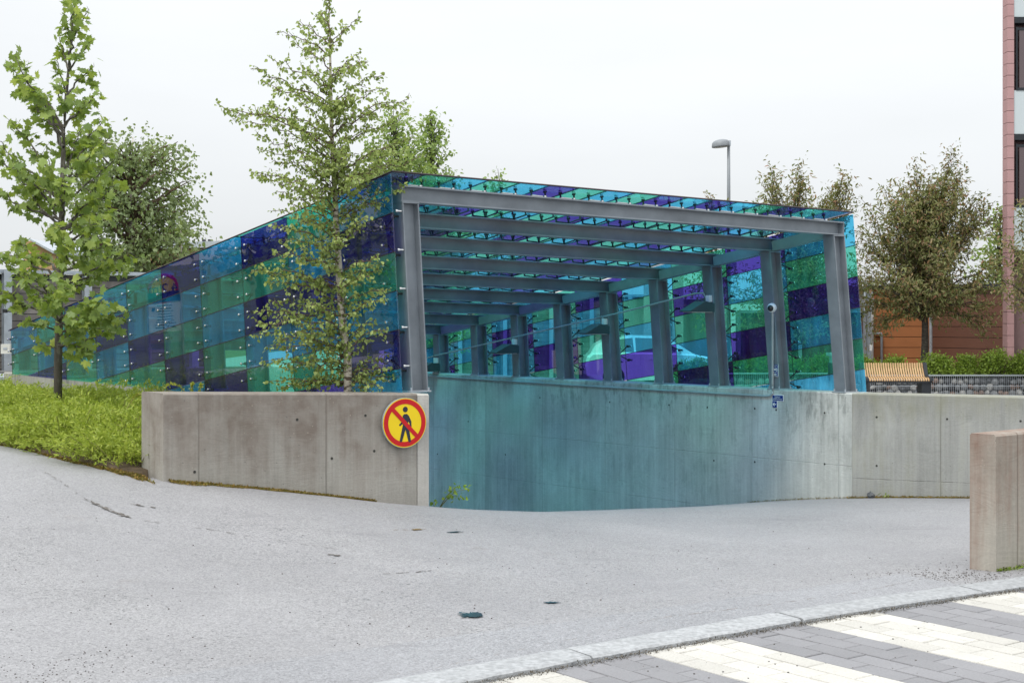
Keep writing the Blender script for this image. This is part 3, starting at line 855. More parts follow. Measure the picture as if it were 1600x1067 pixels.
# camera dome and its pipe
cpt = inner_px(1206, 481, -.20)
root = empty('security_camera', cpt, 'small white dome camera on the second right hand post', 'camera')
g = G(); g.ball(cpt+W*.0, .052, 16, 10); g.mk('housing', M_white, root, smooth=True)
dl = (V((-.55, -.8, -.12))).normalized()
g = G(); g.ball(cpt+dl*.030, .036, 14, 10); g.mk('lens', M_black, root, smooth=True)
g = G(); g.tube([cpt-W*0+W*.02, cpt+W*.045], .03, 10); g.mk('mount', M_white, root)
wf = lambda t, z, o=.012: V(((K0+A*t).x, (K0+A*t).y, z))-W*o
g = G(); q0 = inner_px(1207, 488, -.19)
tq = (q0-K0).dot(A)
for t_ in [x*.01 for x in range(0, 300)]:
    if (800+wf(t_, .7).x/wf(t_, .7).y*FX) < 1207.5: tq = t_; break
g.tube([q0, V((wf(tq, .7).x, wf(tq, .7).y, .80))-W*.0, wf(tq, .76), wf(tq, .70), wf(tq+.03, .672), wf(tq+.09, .665), wf(tq+3, .675), wf(tq+6, .70), wf(9.5, .71)], .0125, 8)
g.mk('camera_conduit', M_white if False else M_pipe, label='grey pipe from the dome camera down and along the top of the ramp wall', cat='conduit')

M_sblue = simple('sign_blue', (.008, .035, .22), .4, 0, .03); M_swhite = simple('sign_white', (.8, .8, .8), .4, 0, .03)
def text_mesh(body, size, o3, ax, up, mat, parent, name='lettering', width=None, bold=.0):
    cu = bpy.data.curves.new('t', 'FONT'); cu.body = body; cu.size = 1; cu.align_x = 'CENTER'; cu.align_y = 'CENTER'; cu.offset = bold; cu.resolution_u = 2
    to = bpy.data.objects.new('t', cu); me = bpy.data.meshes.new_from_object(to)
    vs = [v.co.copy() for v in me.vertices]; fs = [tuple(p.vertices) for p in me.polygons]
    bpy.data.objects.remove(to); bpy.data.curves.remove(cu); bpy.data.meshes.remove(me)
    w = max(v.x for v in vs)-min(v.x for v in vs); k = size if width is None else width/w
    cx = (max(v.x for v in vs)+min(v.x for v in vs))/2; cy = (max(v.y for v in vs)+min(v.y for v in vs))/2
    mk(name, [V(o3)+V(ax)*(v.x-cx)*k+V(up)*(v.y-cy)*(size if width is None else max(size, 0)) for v in vs], fs, mat, parent)
nR = -V((A.y, -A.x, 0)) ; nR = V((-A.y, A.x, 0)) if V((-A.y, A.x, 0)).dot(W) < 0 else V((A.y, -A.x, 0))
axR = -A     # reading direction on the ramp side face (to the right in the picture)
def wpx(x, y, o):
    for i in range(4000):
        t = -.5+i*.003; p = K0+A*t
        if 800+p.x/p.y*FX < x: break
    return V((p.x, p.y, EYE-(y-HOR)/FX*p.y))+nR*o
c1 = wpx(1215.8, 621.8, .006); c2 = wpx(1211, 631.5, .006)
root = empty('direction_sign', wpx(1215, 636, 0), 'L-shaped blue sign with white words and a left arrow on the ramp wall', 'sign')
def plate(c, w, h, mat, name, parent, th=.004): g = G(); g.box(c-nR*th/2, axR, UP, nR, w, h, th); return g.mk(name, mat, parent)
# widths in metres along the wall
def along(x0, x1): return abs((wpx(x0, 620, 0)-wpx(x1, 620, 0)).length)
w1 = along(1207.5, 1224); w2 = along(1207.5, 1214.5); hpx = c1.y/FX
plate(c1-nR*.002, w1+.012, hpx*9.2+.010, M_swhite, 'sign_border', root); plate(c1, w1, hpx*8.2, M_sblue, 'sign_plate', root)
plate(c2-nR*.0025, w2+.012, hpx*10.4, M_swhite, 'sign_border', root); plate(c2+nR*.0005, w2, hpx*10, M_sblue, 'arrow_plate', root)
text_mesh('Sähkö-', .030, c1+nR*.003+UP*hpx*1.9, axR, UP, M_swhite, root, width=w1*.55)
text_mesh('pääkeskus', .030, c1+nR*.003-UP*hpx*1.7, axR, UP, M_swhite, root, width=w1*.86)
g = G(); s_ = .02
g.prism([c2+nR*.003+axR*x*s_+UP*y*s_ for x, y in ((-1.2, 0), (-.1, 1.1), (.25, .8), (-.3, .25), (1.2, .25), (1.2, -.25), (-.3, -.25), (.25, -.8), (-.1, -1.1))], nR*.001)
g.mk('arrow', M_swhite, root)
# camera notice on the second post's inner flange
cs = SP('R', BAY+.07, 1, 0); zc = EYE-(578-HOR)/FX*cs.y; c3 = SP('R', BAY+.07-.034, zc, -.167)
root = empty('camera_notice', c3-UP*.07, 'small blue camera surveillance notice on the second right hand post', 'sign')
cw = .068; chh = .13
plate(c3-nR*.002, cw+.008, chh+.008, M_swhite, 'sign_border', root); plate(c3, cw, chh, M_sblue, 'sign_plate', root)
g = G(); g.prism(disc_poly(c3+nR*.002+UP*.005, axR, UP, .030, 24), nR*.0008); g.mk('symbol_disc', M_swhite, root)
g = G(); g.prism(disc_poly(c3+nR*.0032+UP*.005, axR, UP, .025, 24), nR*.0008); g.mk('symbol_ground', M_sblue, root)
g = G(); b_ = c3+nR*.0045+UP*.007
g.prism([b_+axR*x+UP*y for x, y in ((-.018, -.008), (.008, -.008), (.008, -.003), (.02, -.009), (.02, .011), (.008, .005), (.008, .010), (-.018, .010))], nR*.0008); g.mk('camera_symbol', M_swhite, root)
g = G()
for yy, ww in ((.052, .05), (-.038, .05), (-.046, .035), (-.056, .055)): g.prism([c3+nR*.002+axR*x*ww/2+UP*(yy+y*.0025) for x, y in ((-1, -1), (1, -1), (1, 1), (-1, 1))], nR*.0008)
g.mk('lettering', M_swhite, root)

# round no-pedestrians sign on the parapet
M_sy = simple('sign_yellow', (.83, .60, .008), .38, 0, .03); M_sr = simple('sign_red', (.52, .006, .010), .38, 0, .04); M_sk = simple('sign_black', (.022, .025, .04), .4, 0, .03)
u_s = -.242; zc = EYE-(660-HOR)/FX*(C0+W*u_s).y
cs = C0+W*u_s+UP*zc+NF*.045; rs = 38.5/FX*cs.y
root = empty('prohibition_sign', cs-UP*rs, 'round red and yellow no pedestrians sign on the left parapet wall', 'sign')
g = G(); g.prism(disc_poly(cs-NF*.018, W, UP, rs+.003, 64), NF*.018); g.mk('sign_plate', M_galv, root)
def ring(c, r0, r1, n=64):
    a = disc_poly(c, W, UP, r1, n); b = disc_poly(c, W, UP, r0, n)
    return a+b, [(k, (k+1) % n, n+(k+1) % n, n+k) for k in range(n)]
g = G(); g.prism(disc_poly(cs+NF*.0005, W, UP, rs, 64), NF*.001); g.mk('yellow_face', M_sy, root)
g = G(); v_, f_ = ring(cs+NF*.003, rs*.765, rs*.965); g.add(v_, f_); g.mk('red_ring', M_sr, root)
def flat(pts, d, mat, name):
    g = G(); g.prism([cs+NF*d+W*x*rs+UP*y*rs for x, y in pts], NF*.0006); return g.mk(name, mat, root)
def capsule(x0, y0, x1, y1, w0, w1, n=8):
    d = V((x1-x0, y1-y0, 0)); a = math.atan2(d.y, d.x); o = []
    for k in range(n+1): th = a-math.pi/2+math.pi*k/n; o.append((x1+w1*math.cos(th), y1+w1*math.sin(th)))
    for k in range(n+1): th = a+math.pi/2+math.pi*k/n; o.append((x0+w0*math.cos(th), y0+w0*math.sin(th)))
    return o
flat([(.02+.115*math.cos(k*math.pi/12), .545+.115*math.sin(k*math.pi/12)) for k in range(24)], .0022, M_sk, 'head')
fig = [(-.10, .30), (-.02, .36), (.10, .36), (.19, .28), (.30, .05), (.31, -.18), (.24, -.21), (.21, -.02), (.15, .06), (.15, -.15), (-.09, -.15), (-.09, -.03), (-.23, -.13), (-.27, -.07), (-.10, .10)]
flat(fig, .0022, M_sk, 'torso')
flat(capsule(-.02, -.14, -.18, -.72, .085, .058), .0028, M_sk, 'leg'); flat(capsule(.08, -.14, .22, -.74, .085, .058), .0034, M_sk, 'leg')
q = math.sqrt(.5)
flat([(-.62, .50), (-.50, .62), (.62, -.50), (.50, -.62)], .0042, M_sr, 'red_bar')
g = G(); g.box(cs-NF*.03, W, UP, NF, .04, rs*1.2, .022); g.mk('bracket', M_galv, root)

# ------------------------------------------------------------ leaves
def leaf_template(kind):
    if kind == 'birch': P = [(0, 0, 0), (.34, .22, .04), (.36, .45, .05), (.16, .78, .01), (0, 1.0, -.06), (-.16, .78, .01), (-.36, .45, .05), (-.34, .22, .04)]; return P, [(0, 1, 2, 3, 4), (0, 4, 5, 6, 7)]
    if kind == 'narrow': P = [(0, 0, 0), (.17, .35, .04), (.12, .7, .02), (0, 1, -.08), (-.12, .7, .02), (-.17, .35, .04)]; return P, [(0, 1, 2, 3), (0, 3, 4, 5)]
    if kind == 'sprig': P = [(0, 0, 0), (.17, .42, .05), (0, 1, -.05), (-.17, .42, .05)]; return P, [(0, 1, 2, 3)]
    if kind == 'quad': P = [(0, 0, 0), (.28, .45, .06), (0, 1, -.04), (-.28, .45, .06)]; return P, [(0, 1, 2, 3)]
    if kind == 'maple':
        o = [(0, 0), (.16, -.06), (.42, -.04), (.34, .12), (.62, .30), (.50, .38), (.60, .62), (.36, .52), (.22, .55), (.24, .74), (.10, .72), (0, 1.0)]
        P = [(x, y, .05*abs(x)-.10*y*y) for x, y in o]+[(-x, y, .05*abs(x)-.10*y*y) for x, y in o[1:-1][::-1]]
        r = list(range(12)); l = [0]+[11]+list(range(12, 22))
        return P, [tuple(r), tuple(l)]
def leaf_mats(rr, n, dirs, droop, upn=.7):
    """orthonormal frames for n leaves"""
    d = dirs+rr.normal(size=(n, 3))*.75; d[:, 2] -= droop; d /= np.linalg.norm(d, axis=1, keepdims=True)
    nn = rr.normal(size=(n, 3))*.55; nn[:, 2] += upn
    x = np.cross(d, nn); x /= np.maximum(np.linalg.norm(x, axis=1, keepdims=True), 1e-6); z = np.cross(x, d)
    return np.stack([x, d, z], 2)      # columns
def leaf_geo(kind, posn, fr, size):
    P, F = leaf_template(kind); P = np.array(P); k = len(P)
    vv = np.einsum('nij,kj->nki', fr, P)*size[:, None, None]+posn[:, None, :]
    vv = vv.reshape(-1, 3); n = len(posn)
    fs = []
    for f in F:
        b = np.array(f)[None, :]+np.arange(n)[:, None]*k; fs += b.tolist()
    return vv, fs
def mesh_np(name, vv, fs, mat):
    me = bpy.data.meshes.new(name); me.from_pydata(vv.tolist(), [], fs); me.materials.append(mat); me.update(); return me

def path(a, b, bow, n=9, jit=.0, rr=rnd):
    L = (b-a).length; o = []
    for i in range(n+1):
        f = i/n; p = a.lerp(b, f)+UP*bow*L*math.sin(math.pi*f)
        if 0 < i < n: p += V((rr.gauss(0, 1), rr.gauss(0, 1), rr.gauss(0, 1)))*jit*L
        o.append(p)
    return o

def build_tree(name, loc, label, cat, trunk, trad, branches, leafkind, lsize, spacing, mbark, mleaf, seed, twig=.3, ntwig=7, droop=.5, group=None, singles=0, brad=.012, leafstart=.12, sub=True):
    """trunk: points; branches: (start, tip, bow). Every branch carries twigs, every twig leaves"""
    rr = random.Random(seed); rn_ = np.random.default_rng(seed)
    root = empty(name, loc, label, cat, group)
    g = G(); g.tube(trunk, trad, 8); g2 = G()
    LP = []; LD = []
    for a, b, bow in branches:
        L = (b-a).length; pts = path(a, b, bow, 9, .022, rr)
        rb = min(brad*(.5+L*.8), trad[0]*.6)
        g2.tube(pts, [rb*(1-.85*i/9)+.0015 for i in range(10)], 5, False)
        for f in np.linspace(leafstart, 1, max(3, int(L*ntwig))):
            i = min(8, int(f*9)); p = pts[i].lerp(pts[i+1], f*9-i); tan = (pts[i+1]-pts[i]).normalized()
            tl = twig*rr.uniform(.45, 1.1)*(1.15-.65*f)*min(1.3, .5+L*.5)
            side = V((rr.gauss(0, 1), rr.gauss(0, 1), rr.gauss(0, .6))); side = (side-tan*side.dot(tan)).normalized()
            dr = (tan*.65+side*.8+UP*rr.uniform(-.25, .2)).normalized()
            e = p+dr*tl; tp = path(p, e, -.05, 3, .03, rr)
            if sub: g2.tube(tp, [.004, .003, .002, .0015], 3, False)
            m = max(2, int(tl/spacing))
            for k in range(m):
                ff = (k+rr.random())/m*3; ii = min(2, int(ff)); q = tp[ii].lerp(tp[ii+1], ff-ii)
                LP.append(q+V((rr.gauss(0, 1), rr.gauss(0, 1), rr.gauss(0, 1)))*lsize*.35); LD.append(dr*.5)
            if f > .3:
                LP.append(p+V((rr.gauss(0, 1), rr.gauss(0, 1), rr.gauss(0, 1)))*lsize*.4); LD.append(tan*.5)
    g.mk('trunk', mbark, root, smooth=True, origin=trunk[0]); g2.mk('branches', B_twig if mbark is B_birch else mbark, root, kind='stuff')
    LP = np.array(LP); LD = np.array(LD); n = len(LP)
    fr = leaf_mats(rn_, n, LD, droop); sz = lsize*rn_.uniform(.6, 1.2, n)
    idx = np.arange(n)
    if singles:
        order = np.argsort(LP[:, 1]+rn_.uniform(0, .5, n))[:singles]
        P, F = leaf_template(leafkind); me = bpy.data.meshes.new('leaf'); me.from_pydata([tuple(p) for p in P], [], F); me.materials.append(mleaf); me.update()
        for i in order:
            m4 = Matrix.Identity(4)
            for r_ in range(3):
                for c_ in range(3): m4[r_][c_] = fr[i][r_, c_]*sz[i]
                m4[r_][3] = LP[i, r_]
            link_copy('leaf', me, m4, root)
        idx = np.setdiff1d(idx, order)
    vv, fs = leaf_geo(leafkind, LP[idx]-np.array(root.location), fr[idx], sz[idx])
    o = bpy.data.objects.new('crown', mesh_np('crown', vv, fs, mleaf)); COL.objects.link(o); o.parent = root
    o['kind'] = 'stuff'
    print(name, 'leaves', n)
    return root

def bark(name, c1, c2, sc_=(9, 9, 22), th=(.5, .6)):
    m, nt, b = newmat(name); p = pos(nt)
    k = maprange(nt, noise(nt, vscale(nt, p, sc_), 1.0, 5, .65), th[0], th[1], 0, 1)
    lk(nt, mixc(nt, k, c1, c2), b.inputs['Base Color']); b.inputs['Roughness'].default_value = .9
    bump(nt, b, noise(nt, vscale(nt, p, (30, 30, 8)), 1.0, 4), .6, .01)
    return m
B_maple = bark('maple_bark', (.085, .075, .06), (.17, .16, .13), (30, 30, 7))
B_birch = bark('birch_bark', (.56, .51, .43), (.10, .075, .055), (12, 12, 35), (.52, .6))
B_twig = bark('birch_twig_bark', (.13, .085, .06), (.09, .06, .045), (20, 20, 20))
B_dark = bark('dark_bark', (.06, .05, .04), (.11, .10, .08))
F_maple = leafmat('maple_leaf', [(0.127, 0.195, 0.05), (0.218, 0.305, 0.08), (0.31, 0.403, 0.1), (0.149, 0.232, 0.07), (0.391, 0.464, 0.09), (0.172, 0.244, 0.06), (0.253, 0.342, 0.12)], .38, .45)
F_birch = leafmat('birch_leaf', [(0.221, 0.297, 0.092), (0.338, 0.419, 0.138), (0.182, 0.243, 0.081), (0.429, 0.499, 0.149), (0.273, 0.351, 0.115)], .32, .45)
F_bg = leafmat('old_birch_leaf', [(0.163, 0.221, 0.102), (0.237, 0.299, 0.144), (0.138, 0.182, 0.084), (0.3, 0.364, 0.168)], .28, .5)
F_pop = leafmat('poplar_leaf', [(0.216, 0.312, 0.099), (0.312, 0.413, 0.132), (0.18, 0.263, 0.088), (0.396, 0.5, 0.165)], .35)
F_crab = leafmat('crab_apple_leaf', [(0.144, 0.168, 0.069), (0.216, 0.228, 0.092), (0.168, 0.192, 0.069), (0.252, 0.18, 0.115), (0.192, 0.216, 0.081), (0.324, 0.156, 0.103), (0.24, 0.264, 0.103)], .22)
F_sp = leafmat('spirea_leaf', [(0.259, 0.329, 0.045), (0.367, 0.445, 0.072), (0.216, 0.286, 0.041), (0.475, 0.53, 0.09), (0.313, 0.392, 0.054)], .35, .5)
F_box = leafmat('hedge_leaf', [(0.144, 0.228, 0.03), (0.216, 0.312, 0.042), (0.12, 0.18, 0.03), (0.288, 0.396, 0.06)], .3)

rr = random.Random(31)
# maple: nearest tree on the left
Zm = 13.6
tp_ = [(90, 622), (91, 560), (93, 480), (95, 400), (97, 320), (99, 240), (102, 170), (107, 110), (113, 50), (117, -5), (118, -35)]
trunk = [px(x, y, Zm+.02*i) for i, (x, y) in enumerate(tp_)]; trunk[0].z = .45
trad = [.042, .040, .036, .033, .028, .024, .018, .013, .009, .006, .003]
def ptrunk(tp, y, Z):
    for (x0, y0), (x1, y1) in zip(tp[:-1], tp[1:]):
        if y1 <= y <= y0: f = (y0-y)/(y0-y1); return px(x0+(x1-x0)*f, y, Z)
    return px(*tp[0], Z)
mt = [(28, 88, 200, 0), (40, 120, 215, -.5), (18, 105, 210, .4), (60, 150, 230, .6), (25, 195, 300, .3), (2, 222, 310, -.4), (-8, 250, 320, .3), (12, 262, 330, -.7), (-12, 290, 345, .0),
      (135, 15, 60, .1), (102, 12, 70, -.1), (140, 68, 115, -.2), (95, 60, 110, .2), (88, 95, 150, -.3), (143, 105, 150, .3), (150, 145, 195, -.4), (70, 170, 230, .5), (135, 160, 200, .5), (90, 130, 190, -.5),
      (162, 190, 290, -.3), (170, 215, 300, .3), (178, 250, 320, .0), (150, 230, 300, -.7), (130, 200, 280, .7), (165, 300, 360, -.4), (178, 290, 370, .4), (175, 330, 390, -.5), (140, 320, 380, .8), (150, 350, 400, -.8),
      (-5, 400, 470, -.3), (5, 395, 440, .4), (30, 425, 470, -.7), (-18, 445, 500, .2), (25, 380, 430, .8), 
      (200, 395, 440, -.2), (195, 415, 450, .4), (170, 380, 430, -.8), (150, 420, 460, .8), (185, 510, 530, -.1), (190, 485, 510, -.6), (160, 470, 500, -1.0), (165, 520, 545, .3),
      (45, 500, 520, -.4), (62, 535, 545, .0), (70, 470, 500, -.9), (55, 450, 480, .7), (140, 545, 540, -.6), (125, 560, 550, .2), (120, 500, 520, -1.0), (100, 450, 480, -1.1), (110, 380, 420, -1.1), (85, 350, 400, -1.0), (100, 280, 340, -.9), (105, 220, 280, .8),
      (80, 250, 320, -.8), (60, 280, 350, .7), (30, 290, 350, .5)]
br = []
for x, y, ys_, dz in mt:
    a = ptrunk(tp_, ys_, Zm); b = px(x+rr.uniform(-4, 4), y, Zm+dz*.75); br.append((a, b, rr.uniform(-.06, .05)))
br.append((trunk[-3], trunk[-1], 0)); br.append((trunk[-4], px(112, 30, Zm-.1), 0))
build_tree('maple_tree', (trunk[0].x, trunk[0].y, .5), 'young maple with large lobed leaves standing in the shrubs at the left', 'tree', trunk, trad, br, 'maple', .084, .0235, B_maple, F_maple, 3, twig=.23, ntwig=12, droop=.75, singles=300, leafstart=.42)

# young birch between parapet and glass
Zb = 12.05
tb_ = [(545, 618), (543, 560), (535, 500), (531, 440), (527, 380), (524, 320), (521, 260), (518, 200), (517, 140), (516, 90), (514, 40), (515, 5), (516, -25)]
trunk = [px(x, y, Zb+(.0 if i < 4 else .02*(i-4))) for i, (x, y) in enumerate(tb_)]; trunk[0].z = .5
trad = [.040, .036, .033, .031, .028, .025, .021, .017, .013, .010, .007, .005, .003]
bt = [(443, 50, 88), (468, 33, 72), (500, 20, 50), (560, 28, 75), (548, 40, 70), (563, 82, 120), (573, 98, 130), (598, 118, 165), (637, 155, 200), (625, 165, 215), (600, 140, 190), (540, 100, 140),
      (395, 108, 165), (412, 128, 185), (430, 95, 150), (455, 70, 110), (480, 110, 150), (348, 168, 225), (365, 172, 235), (388, 190, 250), (420, 165, 220), (470, 160, 210),
      (405, 212, 275), (410, 235, 290), (405, 270, 315), (432, 300, 340), (425, 250, 300), (450, 225, 270), (445, 280, 330), (470, 200, 250), (460, 320, 350), (480, 260, 300),
      (612, 190, 250), (640, 215, 275), (655, 245, 300), (650, 275, 320), (630, 290, 340), (605, 230, 280), (590, 260, 300), (575, 200, 245), (560, 170, 215), (580, 300, 340), (620, 250, 300), (600, 310, 350), (555, 240, 290), (635, 235, 300), (565, 280, 320),
      (408, 276, 330), (430, 330, 372), (429, 352, 390), (440, 375, 400), (470, 340, 370), (455, 400, 420),
      (393, 424, 455), (410, 420, 445), (430, 395, 430), (420, 440, 470), (455, 430, 455), (400, 488, 510), (399, 523, 545), (405, 505, 525), (425, 470, 495), (420, 540, 560), (450, 500, 520), (440, 530, 548), (470, 470, 490), (424, 595, 600), (434, 609, 600), (445, 575, 585), (460, 600, 600), (480, 560, 575), (495, 600, 598), (415, 565, 575), (480, 520, 540),
      (561, 356, 390), (570, 340, 375), (605, 409, 440), (590, 400, 430), (598, 454, 480), (575, 430, 460), (593, 470, 500), (601, 516, 545), (585, 500, 530), (628, 584, 590), (610, 575, 585), (596, 605, 600), (570, 590, 595), (600, 560, 580), (565, 545, 560), (575, 480, 505), (560, 520, 540), (580, 610, 605), (620, 590, 600), (612, 420, 450)]
br = []
for x, y, ys_ in bt:
    a = ptrunk(tb_, min(ys_, 612), Zb)
    low = y > 285
    dz = rr.uniform(-.55, .18) if low else rr.uniform(-.7, .7)
    if y > 560: dz = rr.uniform(-.18, .15)
    br.append((a, px(x, y, Zb+dz), rr.uniform(.02, .08)))
for y_ in (60, 30, 5, -15): br.append((ptrunk(tb_, y_+22, Zb), px(515+rr.uniform(-7, 7), y_-25, Zb), 0))
for i in range(26):
    ys_ = rr.uniform(110, 590); a = ptrunk(tb_, ys_, Zb); l = rr.uniform(15, 60); dz = -rr.uniform(.25, .6)*(1 if ys_ < 520 else .3)
    br.append((a, px(528+rr.uniform(-l, l), ys_-rr.uniform(0, 35), Zb+dz), .05))
build_tree('birch_tree', (trunk[0].x, trunk[0].y, .5), 'slender young birch with pale trunk growing just behind the parapet wall', 'tree', trunk, trad, br, 'birch', .037, .0105, B_birch, F_birch, 4, twig=.17, ntwig=22, droop=.8, brad=.0048, leafstart=.06)

def round_tree(name, label, cx, ytop, ybase, Z, hw, leaf, ls, sp, mb, ml, seed, n=60, group=None, prof=None, droop=.4, twig=.9, cat='tree', ntwig=3.0, tr=.12, depth=1.0, zg=-.42, up=.35, low=.18, cut=None):
    rr = random.Random(seed); b0 = px(cx, ybase, Z); b0.z = zg; top = px(cx, ytop, Z); H = top.z-b0.z
    trunk = [b0.lerp(top, f)+V((rr.gauss(0, .01), rr.gauss(0, .01), 0))*H*min(f*3, 1) for f in (0, .15, .3, .45, .6, .75, .9, 1)]
    rad = [tr*(1-.93*f) for f in (0, .15, .3, .45, .6, .75, .9, 1)]
    W_ = hw/FX*Z; br = []
    prof = prof or (lambda f: math.sin(math.pi*min(1, max(0, (f-low)/(1.02-low)))**.75)**.7)
    for i in range(n):
        f = low+(1-low)*((i+rr.random())/n); th = rr.uniform(0, 2*math.pi); r = W_*max(.05, prof(f))*rr.uniform(.75, 1.08)
        tip = b0.lerp(top, f)+V((math.cos(th)*r, math.sin(th)*r*depth, 0))
        fs_ = max(.08, f-up*r/max(H, .1)*1.2-.03); st = b0.lerp(top, min(fs_, .97))
        br.append((st, tip, rr.uniform(-.02, .1)))
    if cut: br = [q for q in br if cut(q[1])]
    return build_tree(name, b0, label, cat, trunk, rad, br, leaf, ls, sp, mb, ml, seed, twig=twig, ntwig=ntwig, droop=droop, brad=tr*.18, sub=False, group=group, leafstart=.2)

round_tree('birch_tree', 'large old birch with drooping grey green crown beyond the timber fence', 206, 214, 600, 34, 96, 'birch', .10, .066, B_birch, F_bg, 41, n=150, droop=1.0, twig=1.0, ntwig=6.5, tr=.16, zg=.3, low=.25, prof=lambda f: .35+.65*math.sin(math.pi*min(1, max(0, (1.03-f)))**.6)**.6)
round_tree('birch_tree', 'small birch shoot leaning out beside the large old birch', 282, 345, 600, 33, 40, 'birch', .13, .07, B_birch, F_bg, 42, n=34, droop=1.0, twig=.7, ntwig=6, tr=.06, zg=.3, low=.4)
round_tree('poplar_tree', 'light green poplar right behind the young birch', 618, 172, 600, 30, 74, 'birch', .085, .040, B_dark, F_pop, 43, n=170, twig=.8, ntwig=6, tr=.10, zg=-.4, low=.3, up=.9)
round_tree('poplar_tree', 'light green poplar rising above the canopy corner, right of the other', 674, 178, 600, 31, 60, 'birch', .085, .040, B_dark, F_pop, 44, n=170, twig=.8, ntwig=6, tr=.10, low=.3, up=.9, prof=lambda f: max(.05, 1.25*(1-f)**.55) if f > .5 else 1)
round_tree('poplar_tree', 'poplar top just showing above the canopy roof edge', 778, 264, 600, 33, 24, 'birch', .10, .06, B_dark, F_pop, 45, n=34, twig=.6, ntwig=5, tr=.07, low=.45, up=.9)
round_tree('poplar_tree', 'bright green tree between the crab apple and the pink building', 1562, 325, 600, 48, 42, 'birch', .15, .09, B_dark, F_pop, 46, n=80, twig=1.0, ntwig=5, tr=.14, low=.25, up=.8)

def crab(label, cx, ytop, ybase, Z, hw, seed, spikes, n=60, low=.28, prof=None):
    rr = random.Random(seed); b0 = px(cx, ybase, Z); b0.z = -.42; top = px(cx, ytop, Z); H = top.z-b0.z
    trunk = [b0.lerp(top, f)+V((rr.gauss(0, .008), 0, 0))*H for f in (0, .2, .4, .6, .8)]; rad = [.12, .10, .07, .045, .02]
    br = []; W_ = hw/FX*Z
    P_ = prof or (lambda f: max(.08, math.sin(math.pi*min(1, max(0, (f-low+.06)/(1.1-low)))**.75)))
    for i in range(n):
        f = low+(.92-low)*(i+rr.random())/n; th = rr.uniform(0, 6.283); r = W_*P_(f)*rr.uniform(.5, 1.12)
        if math.sin(2.7*th+seed+f*9) > .62: r *= .45
        tip = b0.lerp(top, f)+V((math.cos(th)*r, math.sin(th)*r, 0)); st = b0.lerp(top, max(.30, f-.14-.1*rr.random()))
        br.append((st, tip, rr.uniform(-.03, .06)))
    for x, y in spikes:
        tip = px(x, y, Z+rr.uniform(-.6, .6)); st = b0+(tip-b0)*.42; st.x = b0.x+(st.x-b0.x)*.35; st.z = max(st.z, min(1.9, tip.z+.3)); br.append((st, tip, .0)); br.append((st.lerp(tip, .55), tip+V((.04, 0, -.05)), .0)); br.append((st.lerp(tip, .6), tip+V((-.05, 0, -.15)), .0)); br.append((st.lerp(tip, .4), tip+V((.10, .1, -.35)), .0)); br.append((st.lerp(tip, .5), tip+V((-.12, .1, -.45)), .0))
        br.append((st, tip.lerp(st, .3)+V((rr.uniform(-.3, .3), rr.uniform(-.3, .3), 0)), 0))
    build_tree('crab_apple_tree', b0, label, 'tree', trunk, rad, br, 'narrow', .130, .053, B_dark, F_crab, seed, twig=.56, ntwig=9, droop=.35, brad=.009, sub=False, leafstart=.1)
crab('bronze leaved crab apple behind the bench, trunk and crown fully in view', 1442, 245, 600, 38.3, 136, 51, [(1430, 255), (1486, 232), (1392, 318), (1412, 300), (1450, 290), (1470, 280), (1500, 262), (1360, 330), (1522, 305), (1535, 315), (1345, 355), (1340, 420), (1345, 470), (1360, 505), (1545, 430), (1552, 470), (1548, 500)], 118, .40, prof=lambda f: max(.06, math.sin(math.pi*min(1, max(0, (f-.24)/.80)))**.55*(1 if f < .7 else 1-(f-.7)*1.6)))
crab('bronze leaved crab apple at the right edge in front of the pink building', 1640, 270, 600, 35, 105, 52, [(1600, 330)], 70, .36)
crab('bronze leaved crab apple seen through the right end of the canopy glass', 1245, 322, 600, 38.5, 115, 53, [(1204, 262), (1210, 275), (1247, 256), (1250, 275), (1318, 270), (1300, 290), (1285, 310), (1180, 318), (1326, 285)], 110, .32, prof=lambda f: max(.06, 1.0 if f < .60 else .9-(f-.60)*4.0))
crab('small crab apple whose tip shows above the roof left of the street lamp', 1112, 300, 600, 36, 40, 54, [(1110, 305)], 24, .4)

# trees outside the picture, mirrored in the left glass
for i, (x, y, h, lab) in enumerate(((-20, 20, 7.5, 'tall leafy tree left of the picture nearest the fence'), (-27, 14, 8.5, 'tall leafy tree left of the picture beside the side road'))):
    rr = random.Random(60+i); b0 = V((x, y, .2)); top = b0+UP*h; br = []
    for k in range(70):
        f = .25+.75*k/70; th = rr.uniform(0, 6.28); r = 2.4*math.sin(math.pi*min(1, (f-.2)/.85))**.6*rr.uniform(.6, 1)
        br.append((b0.lerp(top, max(.15, f-.15)), b0.lerp(top, f)+V((math.cos(th)*r, math.sin(th)*r, 0)), .05))
    build_tree('linden_tree', b0, lab, 'tree', [b0, b0.lerp(top, .5), top], [.16, .1, .02], br, 'birch', .2, .12, B_dark, F_bg, 60+i, twig=.9, ntwig=3, sub=False)

